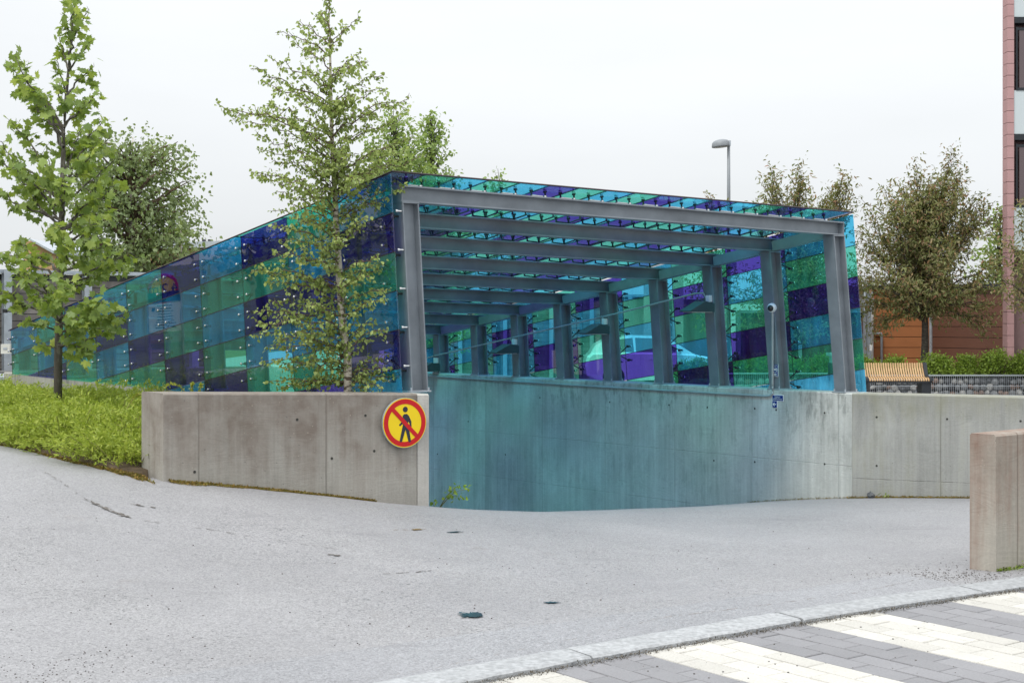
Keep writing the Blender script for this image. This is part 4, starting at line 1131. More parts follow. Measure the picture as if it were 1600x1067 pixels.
# ------------------------------------------------------------ shrubs
def inside_bed(x, y):
    p = V((x, y, 0))
    # behind parapet line or behind the edge polyline, in front of the glass kerb
    gl = L0-W*.16
    if side_of(p, gl, gl+A) < .10: return False
    if y > 19.3: return False
    if (p-pa).dot(W) > -.30*1 and (p-pa).dot(NF) > -.42: return False
    if (p-pa).dot(W) > .0 and (p-pa).dot(W) < 2.3 and (p-pa).dot(NF) > -.45: return False
    for (x0, y0), (x1, y1) in zip(EDGE[:-1], EDGE[1:]):
        if min(x0, x1) <= x <= max(x0, x1):
            ye = y0+(y1-y0)*(x-x0)/(x1-x0)
            return y > ye+.03
    return x > EDGE[-1][0] and y > 10.7
def bed_z(x, y):
    return .38
    # distance-based rise from the asphalt edge to the kerb under the glass
    p = V((x, y, 0)); gl = L0-W*.1
    d = side_of(p, gl, gl+A)
    return .40+.22*max(0, min(1, 1-d/3.0))+.0
rr = random.Random(77); rn_ = np.random.default_rng(77)
LP = []; LD = []; st = G(); tw = G()
clumps = []
tries = 0
while len(clumps) < 700 and tries < 40000:
    tries += 1; x = rr.uniform(-8.6, -.9); y = rr.uniform(10.7, 19.2)
    if inside_bed(x, y):
        X = 800+x/y*FX
        if X > 640 or X < -60: continue
        if X > 300 and rr.random() < .6: continue
        clumps.append((x, y))
for x, y in clumps:
    z0 = bed_z(x, y)-.05; X = 800+x/y*FX
    nz_ = math.sin(x*2.3+1.1*math.sin(y*1.7))*math.cos(y*2.1+x*.9); hgt = (.42+.13*nz_)*rr.uniform(.75, 1.2)
    if X > 235: hgt = rr.uniform(.18, .28)
    gl_ = L0-W*.1; dg = side_of(V((x, y, 0)), gl_, gl_+A)
    if dg < 2.2: hgt *= .8
    # keep lower near the asphalt
    for (x0, y0), (x1, y1) in zip(EDGE[:-1], EDGE[1:]):
        if min(x0, x1) <= x <= max(x0, x1):
            ye = y0+(y1-y0)*(x-x0)/(x1-x0); hgt *= min(1, .5+(y-ye)*.7); z0 = min(z0, gz(x, ye)-.02+(y-ye)*.12)
    for s_ in range(14):
        th = rr.uniform(0, 6.28); out = rr.uniform(.05, .28); hh = hgt*rr.uniform(.7, 1.1)
        a = V((x+rr.gauss(0, .04), y+rr.gauss(0, .04), z0)); out *= 1.15; b = a+V((math.cos(th)*out, math.sin(th)*out, hh))
        e = b+V((math.cos(th)*rr.uniform(.03, .10), math.sin(th)*rr.uniform(.03, .10), -rr.uniform(-.04, .05)))
        P = [a, a.lerp(b, .5)+UP*hh*.12, b, e]
        if s_ < 3: tw.tube(P, [.003, .0025, .002, .001], 3, False)
        for k in range(23):
            f = rr.uniform(.22, 1)*3; i = min(2, int(f)); q = P[i].lerp(P[i+1], f-i)
            LP.append(q+V((rr.gauss(0, .012), rr.gauss(0, .012), rr.gauss(0, .012)))); d = (P[i+1]-P[i]).normalized(); LD.append(d*1.3)
LP = np.array(LP); LD = np.array(LD); n = len(LP)
fr = leaf_mats(rn_, n, LD, -.25); sz = .042*rn_.uniform(.5, 1.3, n)
vv, fs = leaf_geo('sprig', LP, fr, sz)
o = bpy.data.objects.new('ground_cover', mesh_np('ground_cover', vv, fs, F_sp)); COL.objects.link(o)
o['kind'] = 'stuff'; o['label'] = 'dense yellow green low shrubs filling the bed below the left glass'; o['category'] = 'ground cover'
tw.mk('shrub_stems', simple('stem', (.14, .11, .05), .9), kind='stuff', label='thin brown stems inside the low shrubs', cat='stems')
print('spirea leaves', n)

# arching dry shoots above the shrubs
M_shoot = simple('shoot', (.26, .24, .07), .9); F_shoot = leafmat('shoot_leaf', [(.22, .26, .03), (.33, .36, .05), (.26, .24, .04)], .3)
for i, (x0, y0, xm, ym, x1, y1, Z) in enumerate(((243, 640, 270, 600, 306, 640, 11.6), (296, 640, 299, 606, 301, 601, 11.7), (311, 640, 313, 607, 315, 603, 11.75), (125, 700, 165, 645, 215, 665, 12.2), (190, 660, 215, 617, 236, 640, 12.0))):
    a, m_, b = px(x0, y0, Z), px(xm, ym, Z), px(x1, y1, Z+.1); pts_ = []
    for k in range(13):
        f = k/12; pts_.append(a*(1-f)**2+(m_*2-(a+b)*.5)*2*f*(1-f)+b*f*f)
    root = empty('wild_shoot', pts_[0], ['arching leafy shoot over the left end of the parapet', 'short upright shoot behind the parapet, left of the pair', 'short upright shoot behind the parapet, right of the pair', 'arching shoot in the middle of the shrubs', 'arching shoot at the upper right of the shrubs'][i], 'shoot')
    g = G(); g.tube(pts_, [.003]*13, 4); g.mk('stem', M_shoot, root)
    lp = []; ld = []
    for k in range(90):
        f = rr.uniform(.25, 1)*12; ii = min(11, int(f)); lp.append(pts_[ii].lerp(pts_[ii+1], f-ii)); ld.append((0, 0, .4))
    lp = np.array(lp); fr = leaf_mats(rn_, 90, np.array(ld), .0); vv, fs = leaf_geo('quad', lp-np.array(root.location), fr, .024*rn_.uniform(.6, 1.3, 90))
    o = bpy.data.objects.new('foliage', mesh_np('foliage', vv, fs, F_shoot)); COL.objects.link(o); o.parent = root; o['kind'] = 'stuff'

# moss and litter strips
F_moss = leafmat('litter', [(.20, .12, .03), (.30, .19, .05), (.15, .10, .03), (.20, .19, .04), (.10, .07, .03)], .1, .9)
def litter(name, label, pf, n, size, wid, mat=F_moss, dens=None):
    lp = np.zeros((n, 3)); k = 0
    while k < n:
        p, nrm, w = pf(rr.random()); d = rr.random()**1.6*w*wid; q = p+nrm*d
        lp[k] = (q.x, q.y, gz(q.x, q.y)+.004+rr.random()*.012*(1-d/(wid*w+1e-6))); k += 1
    fr = leaf_mats(rn_, n, np.zeros((n, 3)), .0, 1.0); vv, fs = leaf_geo('quad', lp, fr, size*rn_.uniform(.4, 1.3, n))
    o = bpy.data.objects.new(name, mesh_np(name, vv, fs, mat)); COL.objects.link(o); o['kind'] = 'stuff'; o['label'] = label; o['category'] = 'litter'
def f1(f): return C0-W*(2.22-f*1.72)+NF*.0, NF, (1.15-f*.8)*(.5+.8*abs(math.sin(f*17)))
litter('moss_litter', 'brown moss and litter along the foot of the left parapet', f1, 7000, .015, .10)
def f2(f):
    L = len(EDGE)-1; i = min(L-1, 2+int(f*(L-2))); ff = f*(L-2)+2-i; x = EDGE[i][0]+(EDGE[i+1][0]-EDGE[i][0])*ff; y = EDGE[i][1]+(EDGE[i+1][1]-EDGE[i][1])*ff
    return V((x, y+.02, 0)), V((.55, -.83, 0)), (.45 if f < .35 else 1.1)*(.6+.6*abs(math.sin(f*23)))
litter('dry_litter', 'orange brown dry litter along the edge of the shrub bed', f2, 9000, .020, .30)
def f3(f): return K0+KD*(-.05+f*1.5)+KN*0, -KN, .6+.6*abs(math.sin(f*21))
litter('wall_foot_litter', 'brown soil and litter along the foot of the retaining wall', f3, 2600, .016, .085)
def f4(f): return K0+A*(f*1.4), -W, .5+.5*abs(math.sin(f*9))
litter('ramp_foot_litter', 'dark litter along the foot of the ramp wall', f4, 700, .012, .03)
def f5(f): return na-A*.0+W*(f*1.0)+A*.0, NF, .4+.8*f
F_green = leafmat('moss_green', [(.10, .16, .02), (.18, .26, .03), (.12, .10, .03)], .2)
litter('end_wall_moss', 'green moss tufts at the foot of the near right wall', f5, 900, .016, .07, F_green)
# kerb seam dirt
def f6(f):
    q, d = kerb_smooth(4.6+f*8.4); return q+V((-d.y, d.x, 0))*-.028+UP*0, V((d.y, -d.x, 0)), .6+.7*abs(math.sin(f*40))
F_dirt = leafmat('seam_dirt', [(.09, .08, .065), (.14, .12, .09), (.05, .045, .04), (.25, .23, .2)], .0, .9)
n = 6500; lp = np.zeros((n, 3))
for k in range(n):
    p, nr, w = f6(rr.random()); q = p+nr*rr.gauss(0, .013); lp[k] = (q.x, q.y, -.006+rr.uniform(-.004, .006))
vv, fs = leaf_geo('quad', lp, leaf_mats(rn_, n, np.zeros((n, 3)), 0, 1.0), .010*rn_.uniform(.4, 1.3, n))
o = bpy.data.objects.new('kerb_dirt', mesh_np('kerb_dirt', vv, fs, F_dirt)); COL.objects.link(o); o['kind'] = 'stuff'; o['label'] = 'dark grit packed in the seam between kerb and pavers'; o['category'] = 'dirt'

# small plants
def small_plant(name, label, base, stems, leafkind, ls, n, mat, seed):
    r2 = random.Random(seed); rn2 = np.random.default_rng(seed); root = empty(name, base, label, 'plant')
    g = G(); lp = []; ld = []
    for tip, bow in stems:
        P = path(base, tip, bow, 6); g.tube(P, [.004, .0035, .003, .0025, .002, .0015, .001], 5)
        for k in range(n):
            f = r2.uniform(.45, 1.0)*6; i = min(5, int(f)); lp.append(P[i].lerp(P[i+1], f-i)+V((r2.gauss(0, 1), r2.gauss(0, 1), r2.gauss(0, 1)))*ls*.55); ld.append((0, 0, 0))
    g.mk('stem', M_shoot, root)
    n_l = len(lp); vv, fs = leaf_geo(leafkind, np.array(lp)-np.array(root.location), leaf_mats(rn2, n_l, np.array(ld), .1), ls*rn2.uniform(.6, 1.2, n_l))
    o = bpy.data.objects.new('foliage', mesh_np('foliage', vv, fs, mat)); COL.objects.link(o); o.parent = root
F_young = leafmat('young_leaf', [(.28, .42, .03), (.16, .28, .03), (.40, .50, .08), (.10, .18, .03)], .4)
b0 = px(683, 800, 12.3)
small_plant('willow_sapling', 'small bright green sapling leaning out at the ramp crest by the parapet end', b0, [(px(712, 764, 12.1), .10), (px(735, 765, 12.0), .14), (px(722, 778, 12.1), .2), (px(676, 786, 12.2), .05), (px(720, 756, 12.1), .10)], 'birch', .045, 9, F_young, 5)
def wf3(t): q = K0+KD*t-KN*.03; return V((q.x, q.y, gz(q.x, q.y)))
for i, (t, h, w, lab) in enumerate(((1.28, .07, .05, 'small weed at the wall foot beside the near wall, left of the pair'), (1.45, .10, .10, 'larger spiky weed at the wall foot beside the near wall'), (.35, .02, .05, 'flat green weed at the middle of the retaining wall foot'))):
    q = wf3(t); r2 = random.Random(90+i)
    small_plant('weed', lab, q, [(q+V((r2.uniform(-w, w), r2.uniform(-.04, 0), h*r2.uniform(.6, 1.1))), .05) for _ in range(7)], 'narrow', .05, 2, F_birch, 90+i)
qn = V((2.95, 8.42, 0)); 
small_plant('weed', 'bright tuft of grass by the near wall at the right edge', V((3.10, 8.56, .0)), [(V((3.10+dx, 8.50, .05)), .03) for dx in (-.05, 0, .05, .08)], 'narrow', .05, 5, F_young, 97)
g = G(); q = wf3(.20)-KN*.02; g.ball(q+UP*.03, .04, 9, 6, .8); g.v = [v+V((rr.gauss(0, .006), rr.gauss(0, .006), rr.gauss(0, .005))) for v in g.v]
g.mk('stone', simple('dark_stone', (.10, .105, .11), .8), label='fist sized dark stone at the foot of the retaining wall', cat='stone')
g = G(); g.box(V((3.26, 8.53, .015)), V((.9, .3, 0)).normalized(), V((-.3, .9, 0)).normalized(), UP, .22, .10, .03)
g.mk('stone_slab', simple('slab', (.16, .16, .165), .8), label='flat broken grey slab beside the near wall at the right edge', cat='stone')

# ------------------------------------------------------------ background right: bench, gabion, hedge, buildings
ZG = 36.0; zg = -.42
def X_(x, Z): return (x-800)/FX*Z
M_wood = simple('bench_slat_wood', (.47, .30, .15), .5, 0, .12, 4, .1, 40, objvar=.08)
M_anth = simple('anthracite_metal', (.022, .026, .032), .5, .3)
Zb_ = 34.0; x0, x1 = X_(1352, Zb_), X_(1458, Zb_)
bench = empty('park_bench', ((x0+x1)/2, Zb_, zg), 'bench of curved tan timber slats with black metal ends above the retaining wall', 'bench')
def zpx(y, Z): return EYE-(y-HOR)/FX*Z
zb_t = zpx(568, Zb_); zb_s = zpx(592.5, Zb_)
prof = [(.0, zb_s-.03), (.03, zb_s+.015), (.10, zb_s+.04), (.30, zb_s+.02), (.42, zb_s+.05), (.50, zb_s+.17), (.56, zb_t-.12), (.60, zb_t)]
ns = 25; xs0, xs1 = x0+.09, x1-.07
sm = None
for i in range(ns):
    cx = xs0+(xs1-xs0)*(i+.5)/ns; w_ = (xs1-xs0)/ns*.60
    if sm is None:
        g = G(); n = len(prof)
        for sx in (-w_/2, w_/2): g.v += [V((sx, y, z)) for y, z in prof]+[V((sx, y+.02, z-.022)) for y, z in prof]
        for k in range(n-1):
            g.f += [(k, 2*n+k, 2*n+k+1, k+1), (n+k, n+k+1, 3*n+k+1, 3*n+k), (k, k+1, n+k+1, n+k), (2*n+k, 3*n+k, 3*n+k+1, 2*n+k+1)]
        g.f += [(0, n, 3*n, 2*n), (n-1, 3*n-1, 4*n-1, 2*n-1)]
        sm = mesh('slat', g.v, g.f); sm.materials.append(M_wood)
    o = bpy.data.objects.new('slat', sm); COL.objects.link(o); o.parent = bench; o.location = (cx-bench.location.x, 0-0.0, -zg)
for sx, e in ((x0, .085), (x1-.085, .085)):
    poly = [V((sx, Zb_+y, z)) for y, z in [(-.04, zb_s-.04), (-.03, zb_s+.02), (.1, zb_s+.06), (.30, zb_s+.05), (.42, zb_s+.10), (.54, zb_t+.01), (.66, zb_t+.01), (.60, zb_s+.02), (.5, zb_s-.06)]]
    g = G(); g.prism(poly, V((e, 0, 0))); g.mk('end_panel', M_anth, bench)
    g = G(); g.abox(sx+(.0 if sx == x0 else -.17), sx+(.07 if sx == x0 else .05), Zb_+.05, Zb_+.45, zg, zb_s-.04); g.mk('leg', M_anth, bench)
g = G(); g.abox(x0+.02, x1-.02, Zb_+.02, Zb_+.08, zb_s-.085, zb_s-.032); g.mk('seat_rail', M_anth, bench)

# gabion wall: mesh cage full of stones
M_st = [simple('gabion_stone_%s' % n_, c, .8, 0, .2, 12, .5, 20) for n_, c in (('grey', (.22, .23, .24)), ('pale', (.36, .36, .35)), ('dark', (.10, .105, .115)), ('red', (.24, .17, .14)))]
def gabion(xa, xb, Z, zt, label, n_obj):
    root = empty('gabion_wall', ((xa+xb)/2, Z, zg), label, 'wall', 'gabion walls behind the canopy')
    r2 = random.Random(int(xa*10)); sts = []
    for q in range(10):
        g = G(); g.ball((0, 0, 0), 1, 7, 5); g.v = [V((v.x*r2.uniform(.82, 1.08), v.y*.8, v.z*r2.uniform(.8, 1.08))) for v in g.v]
        ax = r2.uniform(.8, 1.2); g.v = [V((v.x*ax, v.y, v.z/ax)) for v in g.v]
        me = mesh('stone', g.v, g.f); me.materials.append(M_st[[0, 1, 0, 2, 0, 1, 3, 0, 2, 1][q]]); sts.append(me)
    z = zg+.06; cnt = 0
    while z < zt-.04:
        x = xa+.05
        while x < xb-.03:
            s = r2.uniform(.075, .125)
            o = bpy.data.objects.new('stone', sts[r2.randrange(10)]); COL.objects.link(o); o.parent = root
            o.location = V((x+s*.6, Z+.10+r2.uniform(-.02, .02), z+r2.uniform(-.02, .02)))-root.location
            o.scale = (s, s, s*.85); o.rotation_euler = (r2.uniform(-.3, .3), r2.uniform(-.5, .5), r2.uniform(0, 3)); cnt += 1
            x += s*1.55
        z += .155
    g = G(); g.abox(xa+.02, xb-.02, Z+.16, Z+.50, zg, zt-.05); g.mk('stone_core', M_st[2], root)
    g = G(); x = xa
    while x <= xb: g.abox(x-.003, x+.003, Z-.006, Z, zg, zt); x += .05
    for zz in (zg+.02, (zg+zt)/2, zt): g.abox(xa, xb, Z-.016, Z-.007, zz-.006, zz+.006)
    g.abox(xa, xb, Z-.006, Z+.5, zt+.001, zt+.012)
    g.mk('wire_cage', M_galv, root, kind='stuff')
    print('gabion', cnt)
gabion(X_(1360, ZG), X_(1640, ZG), ZG, zpx(587, ZG), 'stone filled gabion wall behind and right of the bench', 0)
gabion(X_(1128, ZG), X_(1345, ZG), ZG, zpx(584, ZG), 'stone filled gabion wall seen low through the canopy glass', 0)
def bush(label, cx, yt, Z, hw, seed, mat=F_box, yb=600):
    r2 = random.Random(seed); b0 = V((X_(cx, Z), Z, zg)); h = zpx(yt-3, Z)-zg; w = hw*1.3/FX*Z; root = empty('bush', b0, label, 'bush', 'bushes in the raised bed behind the gabion')
    g = G(); lp = []; ld = []; rn2 = np.random.default_rng(seed)
    for k in range(95):
        th = r2.uniform(0, 6.28); ph = r2.uniform(.05, 1.0); rad = math.sin(ph*math.pi/2)
        tip = b0+V((math.cos(th)*w*rad, math.sin(th)*w*rad*.8, h*(.35+.65*math.cos(ph*math.pi/2)*r2.uniform(.85, 1.08))))
        a = b0+V((0, 0, h*.2)); g.tube([a, tip], [.008, .002], 3, False)
        for q in range(42):
            f = r2.uniform(.55, 1.03); lp.append(a.lerp(tip, f)+V((r2.gauss(0, 1), r2.gauss(0, 1), r2.gauss(0, 1)))*.055); ld.append(tuple((tip-a).normalized()*.6))
    g.mk('branches', B_dark, root, kind='stuff')
    n = len(lp); vv, fs = leaf_geo('quad', np.array(lp)-np.array(root.location), leaf_mats(rn2, n, np.array(ld), -.2), .07*rn2.uniform(.6, 1.3, n))
    o = bpy.data.objects.new('foliage', mesh_np('foliage', vv, fs, mat)); COL.objects.link(o); o.parent = root; o['kind'] = 'stuff'
for i, (cx, yt, hw, lab) in enumerate(((1350, 563, 22, 'dull green bush behind the left end of the bench'), (1395, 564, 26, 'low green bush just above the middle of the bench'), (1463, 556, 27, 'yellow green bush right of the bench end'), (1512, 560, 24, 'rounded green bush between two brighter ones'), (1556, 553, 28, 'bright yellow green bush, widest of the row'), (1600, 558, 26, 'bright bush cut by the right edge of the picture'),
        (1150, 562, 26, 'bush behind teal glass in the second bay from the right'), (1195, 558, 26, 'bush behind the second right hand post'), (1240, 566, 22, 'bush behind teal glass in the end bay, left one'), (1280, 560, 26, 'bush behind teal glass in the end bay, right one'), (1318, 564, 20, 'bush behind the front right post'))):
    bush(lab, cx, yt, ZG+.9, hw, 120+i)
# low flower bed plants by the car
bush('small bush in front of the parked car', 1092, 566, 37, 18, 140); bush('low bush beside the car, left of the other', 1068, 572, 37, 14, 141)

# slatted timber screens / carports
M_plank = simple('weathered_plank', (.17, .155, .145), .85, 0, .3, 5, .3, 30, objvar=.22)
M_plank_r = simple('red_brown_plank', (.12, .055, .04), .8, 0, .25, 5, .2, 30, objvar=.2)
def plank_wall(name, label, a, b, z0, z1, rowh, mat, bay=3.0, posts=None, cat='fence', skip_top=None, panel='board', th=.03, roof=True):
    d = (b-a); L = d.length; d = d.normalized(); nr = V((d.y, -d.x, 0)); root = empty(name, (a+b)/2+UP*z0, label, cat)
    nb = max(1, round(L/bay)); n = int((z1-z0)/rowh); r2 = random.Random(int(L*7+z1*100)); me = {}
    for i in range(nb):
        for k in range(n):
            g_ = L/nb-.02; key = k % 1
            if 'm' not in me:
                g = G(); g.box((0, 0, 0), (1, 0, 0), (0, 1, 0), (0, 0, 1), g_, th, rowh-.012); m_ = mesh(panel, g.v, g.f); m_.materials.append(mat); me['m'] = m_
            o = bpy.data.objects.new(panel, me['m']); COL.objects.link(o); o.parent = root
            c = a+d*(L/nb*(i+.5))+UP*(z0+rowh*(k+.5))+nr*r2.uniform(-.006, .006)
            o.location = c-root.location; o.rotation_euler = (0, 0, math.atan2(d.y, d.x))
    g = G(); g.box((a+b)/2-nr*.04+UP*((z0+z1)/2), d, nr, UP, L, .03, z1-z0-.02); g.mk('backing', M_dark, root)
    if roof:
        g = G(); g.box((a+b)/2+UP*(z1+.03), d, nr, UP, L+.1, .16, .06); g.mk('coping', M_galv, root)
    for t in (posts or []):
        g = G(); p = a+d*t+nr*.09; g.ibeam(V((p.x, p.y, z0)), V((p.x, p.y, z1+.06)), nr, d, .13, .13, .012); g.mk('post', M_galv, root)
    return root
zf = .45
fa = V((X_(-160, 23), 22.6, 0)); fb = V((X_(330, 26), 26.0, 0)); fd = (fb-fa).normalized()
def t_at(x, a, d):
    k = (x-800)/FX; return (k*a.y-a.x)/(d.x-k*d.y)
plank_wall('timber_fence', 'weathered grey timber board fence with steel posts behind the left end of the canopy', fa, fb, zf, 2.28, .115, M_plank, 3.0, [t_at(8, fa, fd), t_at(133, fa, fd), t_at(300, fa, fd)])
pz = px(10, 545, 22.5); g = G(); g.abox(pz.x-.07, pz.x+.07, pz.y-.05, pz.y+.05, pz.z-.075, pz.z+.075)
root = g.mk('meter_box', simple('cream_plastic', (.66, .66, .60), .5), label='small cream junction box on the steel post at the left edge', cat='box')
g = G(); g.abox(pz.x-.03, pz.x+.03, pz.y-.056, pz.y-.051, pz.z-.01, pz.z+.02); g.mk('label_plate', M_galv, root)
pz = px(9, 486, 22.6); g = G(); g.abox(pz.x-.03, pz.x+.03, pz.y-.06, pz.y, pz.z-.03, pz.z+.03); g.tube([pz, pz+V((.09, -.03, -.01)), pz+V((.16, -.06, .015)), pz+V((.2, -.05, .01))], .012, 6)
g.mk('gate_latch', M_black, label='small black latch bracket on the left steel post', cat='latch')
g = G(); zr_ = zpx(590, 20.0); g.tube([px(-20, 589, 20.4), px(30, 589, 20.2)], .05, 8); g.box(px(5, 596, 20.4), (1, 0, 0), (0, 1, 0), UP, .6, .05, .10)
g.mk('guard_rail', M_galv, label='grey metal rail low at the left edge in front of the fence', cat='rail')

# screen building behind the canopy (seen through the glass) 
Zs = 46
sa = V((X_(640, Zs), Zs+1, 0)); sb = V((X_(1046, Zs), Zs, 0)); sdn = (sb-sa).normalized()
plank_wall('carport', 'long dark timber carport seen through the middle of the canopy glass', sa, sb, zg, zpx(463, Zs), .15, M_plank, 3.2, [t_at(x, sa, sdn) for x in (720, 790, 862, 925, 985)], cat='carport')
M_conc_b = simple('render_grey', (.36, .36, .34), .8, 0, .08)
# tall posts and roof slab of the open carport, sky between
root = empty('open_shelter', (X_(1080, 42), 42, zg), 'open flat roofed shelter behind the third bay of the canopy', 'shelter')
for x in (1015, 1060, 1128): 
    g = G(); g.abox(X_(x, 42)-.15, X_(x, 42)+.15, 42, 42.3, zg, zpx(418, 42)); g.mk('column', M_conc_b, root)
g = G(); g.abox(X_(985, 42), X_(1150, 42), 41.9, 44.5, zpx(418, 42), zpx(408, 42)); g.mk('roof', M_galv, root)
g = G(); g.abox(X_(985, 42), X_(1150, 42), 44.3, 44.45, zg, zpx(466, 42)); g.mk('back_wall', M_conc_b, root)
sa2 = V((X_(1150, 43), 43, 0)); sb2 = V((X_(1359, 43), 43, 0))
plank_wall('timber_screen', 'red brown plank screen seen behind the front right post', sa2, sb2, zg, zpx(488, 43), .2, M_plank_r, 2.2, [.05, 1.9, (sb2-sa2).length-.15], cat='screen')
g = G(); g.abox(X_(1130, 44), X_(1362, 44), 43.4, 46, zpx(474, 44), zpx(468, 44)); g.mk('shelter_roof', M_galv, label='thin grey canopy roof above the red brown screen', cat='roof')

# litter bin and boxes seen through the glass
g = G(); xb_ = X_(1308, 34.5)
g.abox(xb_-.17, xb_+.17, 34.4, 34.75, zg, zpx(567, 34.5)); 
root = g.mk('litter_bin', M_anth, label='dark litter bin seen through the end bay of canopy glass', cat='bin')
g = G(); g.abox(xb_-.15, xb_-.11, 34.4, 34.7, zpx(566.9, 34.5), zpx(556, 34.5)); g.abox(xb_+.11, xb_+.15, 34.4, 34.7, zpx(566.9, 34.5), zpx(556, 34.5)); g.abox(xb_-.2, xb_+.2, 34.3, 34.8, zpx(555.9, 34.5), zpx(551, 34.5)); g.mk('hood', M_galv, root)
# lamp pole lower part seen through glass is the street lamp's own pole
Zl = 37.0
lx = X_(1138.5, Zl); root = empty('street_lamp', (lx, Zl, zg), 'single grey street lamp with flat oval head rising behind the canopy', 'street lamp')
ztl = zpx(226, Zl)
g = G(); g.tube([V((lx, Zl, zg)), V((lx, Zl, ztl-1.2)), V((lx, Zl, ztl))], [.06, .045, .038], 12); g.mk('pole', simple('pole_grey', (.24, .26, .28), .55, .1), root, smooth=True)
g = G(); hx = X_(1126, Zl); hw_ = X_(1140, Zl)-X_(1112, Zl); n = 20
rings = [(0, -.075, .0), (.98, -.075, 0), (1.0, -.05, 0), (.97, .03, 0), (.80, .085, 0), (.4, .115, 0), (0, .12, 0)]
for r_, dz, _ in rings:
    for k in range(n):
        th = 2*math.pi*k/n; x = r_*hw_/2*math.cos(th); y = r_*.21*math.sin(th); g.v.append(V((hx+x, Zl+y, ztl+.01+dz+x*.10)))
for i in range(len(rings)-1):
    for k in range(n): g.f.append((i*n+k, i*n+(k+1) % n, (i+1)*n+(k+1) % n, (i+1)*n+k))
g.mk('lamp_head', simple('lamp_grey', (.24, .26, .28), .55, .1), root, smooth=True)
g = G(); g.prism([V((hx+.84*hw_/2*math.cos(2*math.pi*k/n), Zl+.17*math.sin(2*math.pi*k/n), ztl-.076+.84*hw_/2*math.cos(2*math.pi*k/n)*.10)) for k in range(n)], UP*.006); g.mk('lens', M_conc_b, root)
g = G(); g.abox(lx-.06, lx+.05, Zl-.05, Zl+.05, ztl-.04, ztl+.10); g.mk('joint', M_galv, root)

# parked car
M_carp, nt, b = newmat('car_paint_silver'); b.inputs['Base Color'].default_value = (.80, .82, .84, 1); b.inputs['Roughness'].default_value = .3; b.inputs['Coat Weight'].default_value = .6; b.inputs['Metallic'].default_value = .2
M_cglass, nt, b = newmat('car_glass'); b.inputs['Base Color'].default_value = (.10, .12, .13, 1); b.inputs['Roughness'].default_value = .05; b.inputs['Specular IOR Level'].default_value = .9
Zc = 41.0; cx0 = X_(912, Zc); CS = (X_(1146, Zc)-X_(912, Zc))/4.3
car = empty('parked_car', (cx0+2.15*CS, Zc, zg), 'silver hatchback parked beyond the canopy, seen through the glass', 'car')
def cv(x, y, z): return V((cx0+x*CS, Zc+(y-.85)*CS, zg+z*CS))
body = [(.05, .35), (.0, .62), (.05, .88), (.16, .98), (.95, 1.0), (2.0, .99), (3.05, .95), (3.75, .82), (4.15, .68), (4.27, .50), (4.25, .30), (3.9, .22), (.3, .22)]
g = G(); N = len(body)
secs = [(0, .0), (.03, .0), (.10, .0)]
lay = [(.0, .94), (.06, 1.0), (1.64, 1.0), (1.70, .94)]
for y, s in lay: g.v += [cv(2.15+(x-2.15)*(1-(1-s)*.6), y, .3+(z-.3)*s if z > .3 else z) for x, z in body]
for j in range(3):
    for i in range(N): g.f.append((j*N+i, j*N+(i+1) % N, (j+1)*N+(i+1) % N, (j+1)*N+i))
g.f += [tuple(range(N-1, -1, -1)), tuple(range(3*N, 4*N))]
g.mk('body', M_carp, car, smooth=False)
cab = [(.14, .97), (.30, 1.22), (.65, 1.41), (1.25, 1.49), (1.9, 1.47), (2.45, 1.34), (3.12, .95)]
g = G(); n = len(cab)
for y, ins in ((.10, 0), (.28, 1), (1.42, 1), (1.60, 0)):
    for x, z in cab: g.v.append(cv(x, y if z < 1.0 else (.10+.16*(z-.97)/.5 if y < .85 else 1.60-.16*(z-.97)/.5), z-(.02 if ins == 0 else 0)))
for j in range(3):
    for i in range(n-1): g.f.append((j*n+i, j*n+i+1, (j+1)*n+i+1, (j+1)*n+i))
g.f += [tuple(range(n-1, -1, -1)), tuple(range(3*n, 4*n))]
g.mk('cabin', M_carp, car)
def cside(pts, nm, off=.012): 
    g = G(); P = [cv(x, .10+.16*(z-.97)/.5-off, z) for x, z in pts]; g.prism(P, V((0, .008, 0))); g.mk(nm, M_cglass, car)
cside([(.50, 1.02), (.56, 1.20), (.85, 1.35), (1.35, 1.41), (1.38, 1.02)], 'window'); cside([(1.44, 1.02), (1.42, 1.41), (1.9, 1.40), (2.30, 1.29), (2.72, 1.02)], 'window')
g = G(); g.prism([cv(2.52, .30, 1.315), cv(3.08, .16, .985), cv(3.08, 1.54, .985), cv(2.52, 1.40, 1.315)], V((.006, 0, .012))); g.mk('windscreen', M_cglass, car)
g = G(); g.prism([cv(4.02, -.005, .70), cv(4.18, .0, .62), cv(4.12, .0, .56), cv(3.85, -.005, .64)], V((0, .01, 0))); g.mk('headlight', M_white, car)
g = G(); g.abox(cv(1.8, 0, 0).x, cv(2.0, 0, 0).x, cv(0, -.02, 0).y, cv(0, -.001, 0).y, cv(0, 0, .80).z, cv(0, 0, .83).z); g.mk('door_handle', M_carp, car)
g = G(); g.ball(cv(2.62, -.06, 1.02), .09*CS, 10, 6, .8); g.mk('mirror', M_carp, car)
for x in (.80, 3.40):
    g = G(); g.tube([cv(x, .0, .31), cv(x, .22, .31)], .31*CS, 24); wh = g.mk('wheel', M_black, car)
    g = G(); g.tube([cv(x, -.012, .31), cv(x, .02, .31)], .20*CS, 16); g.mk('rim', M_galv, wh)

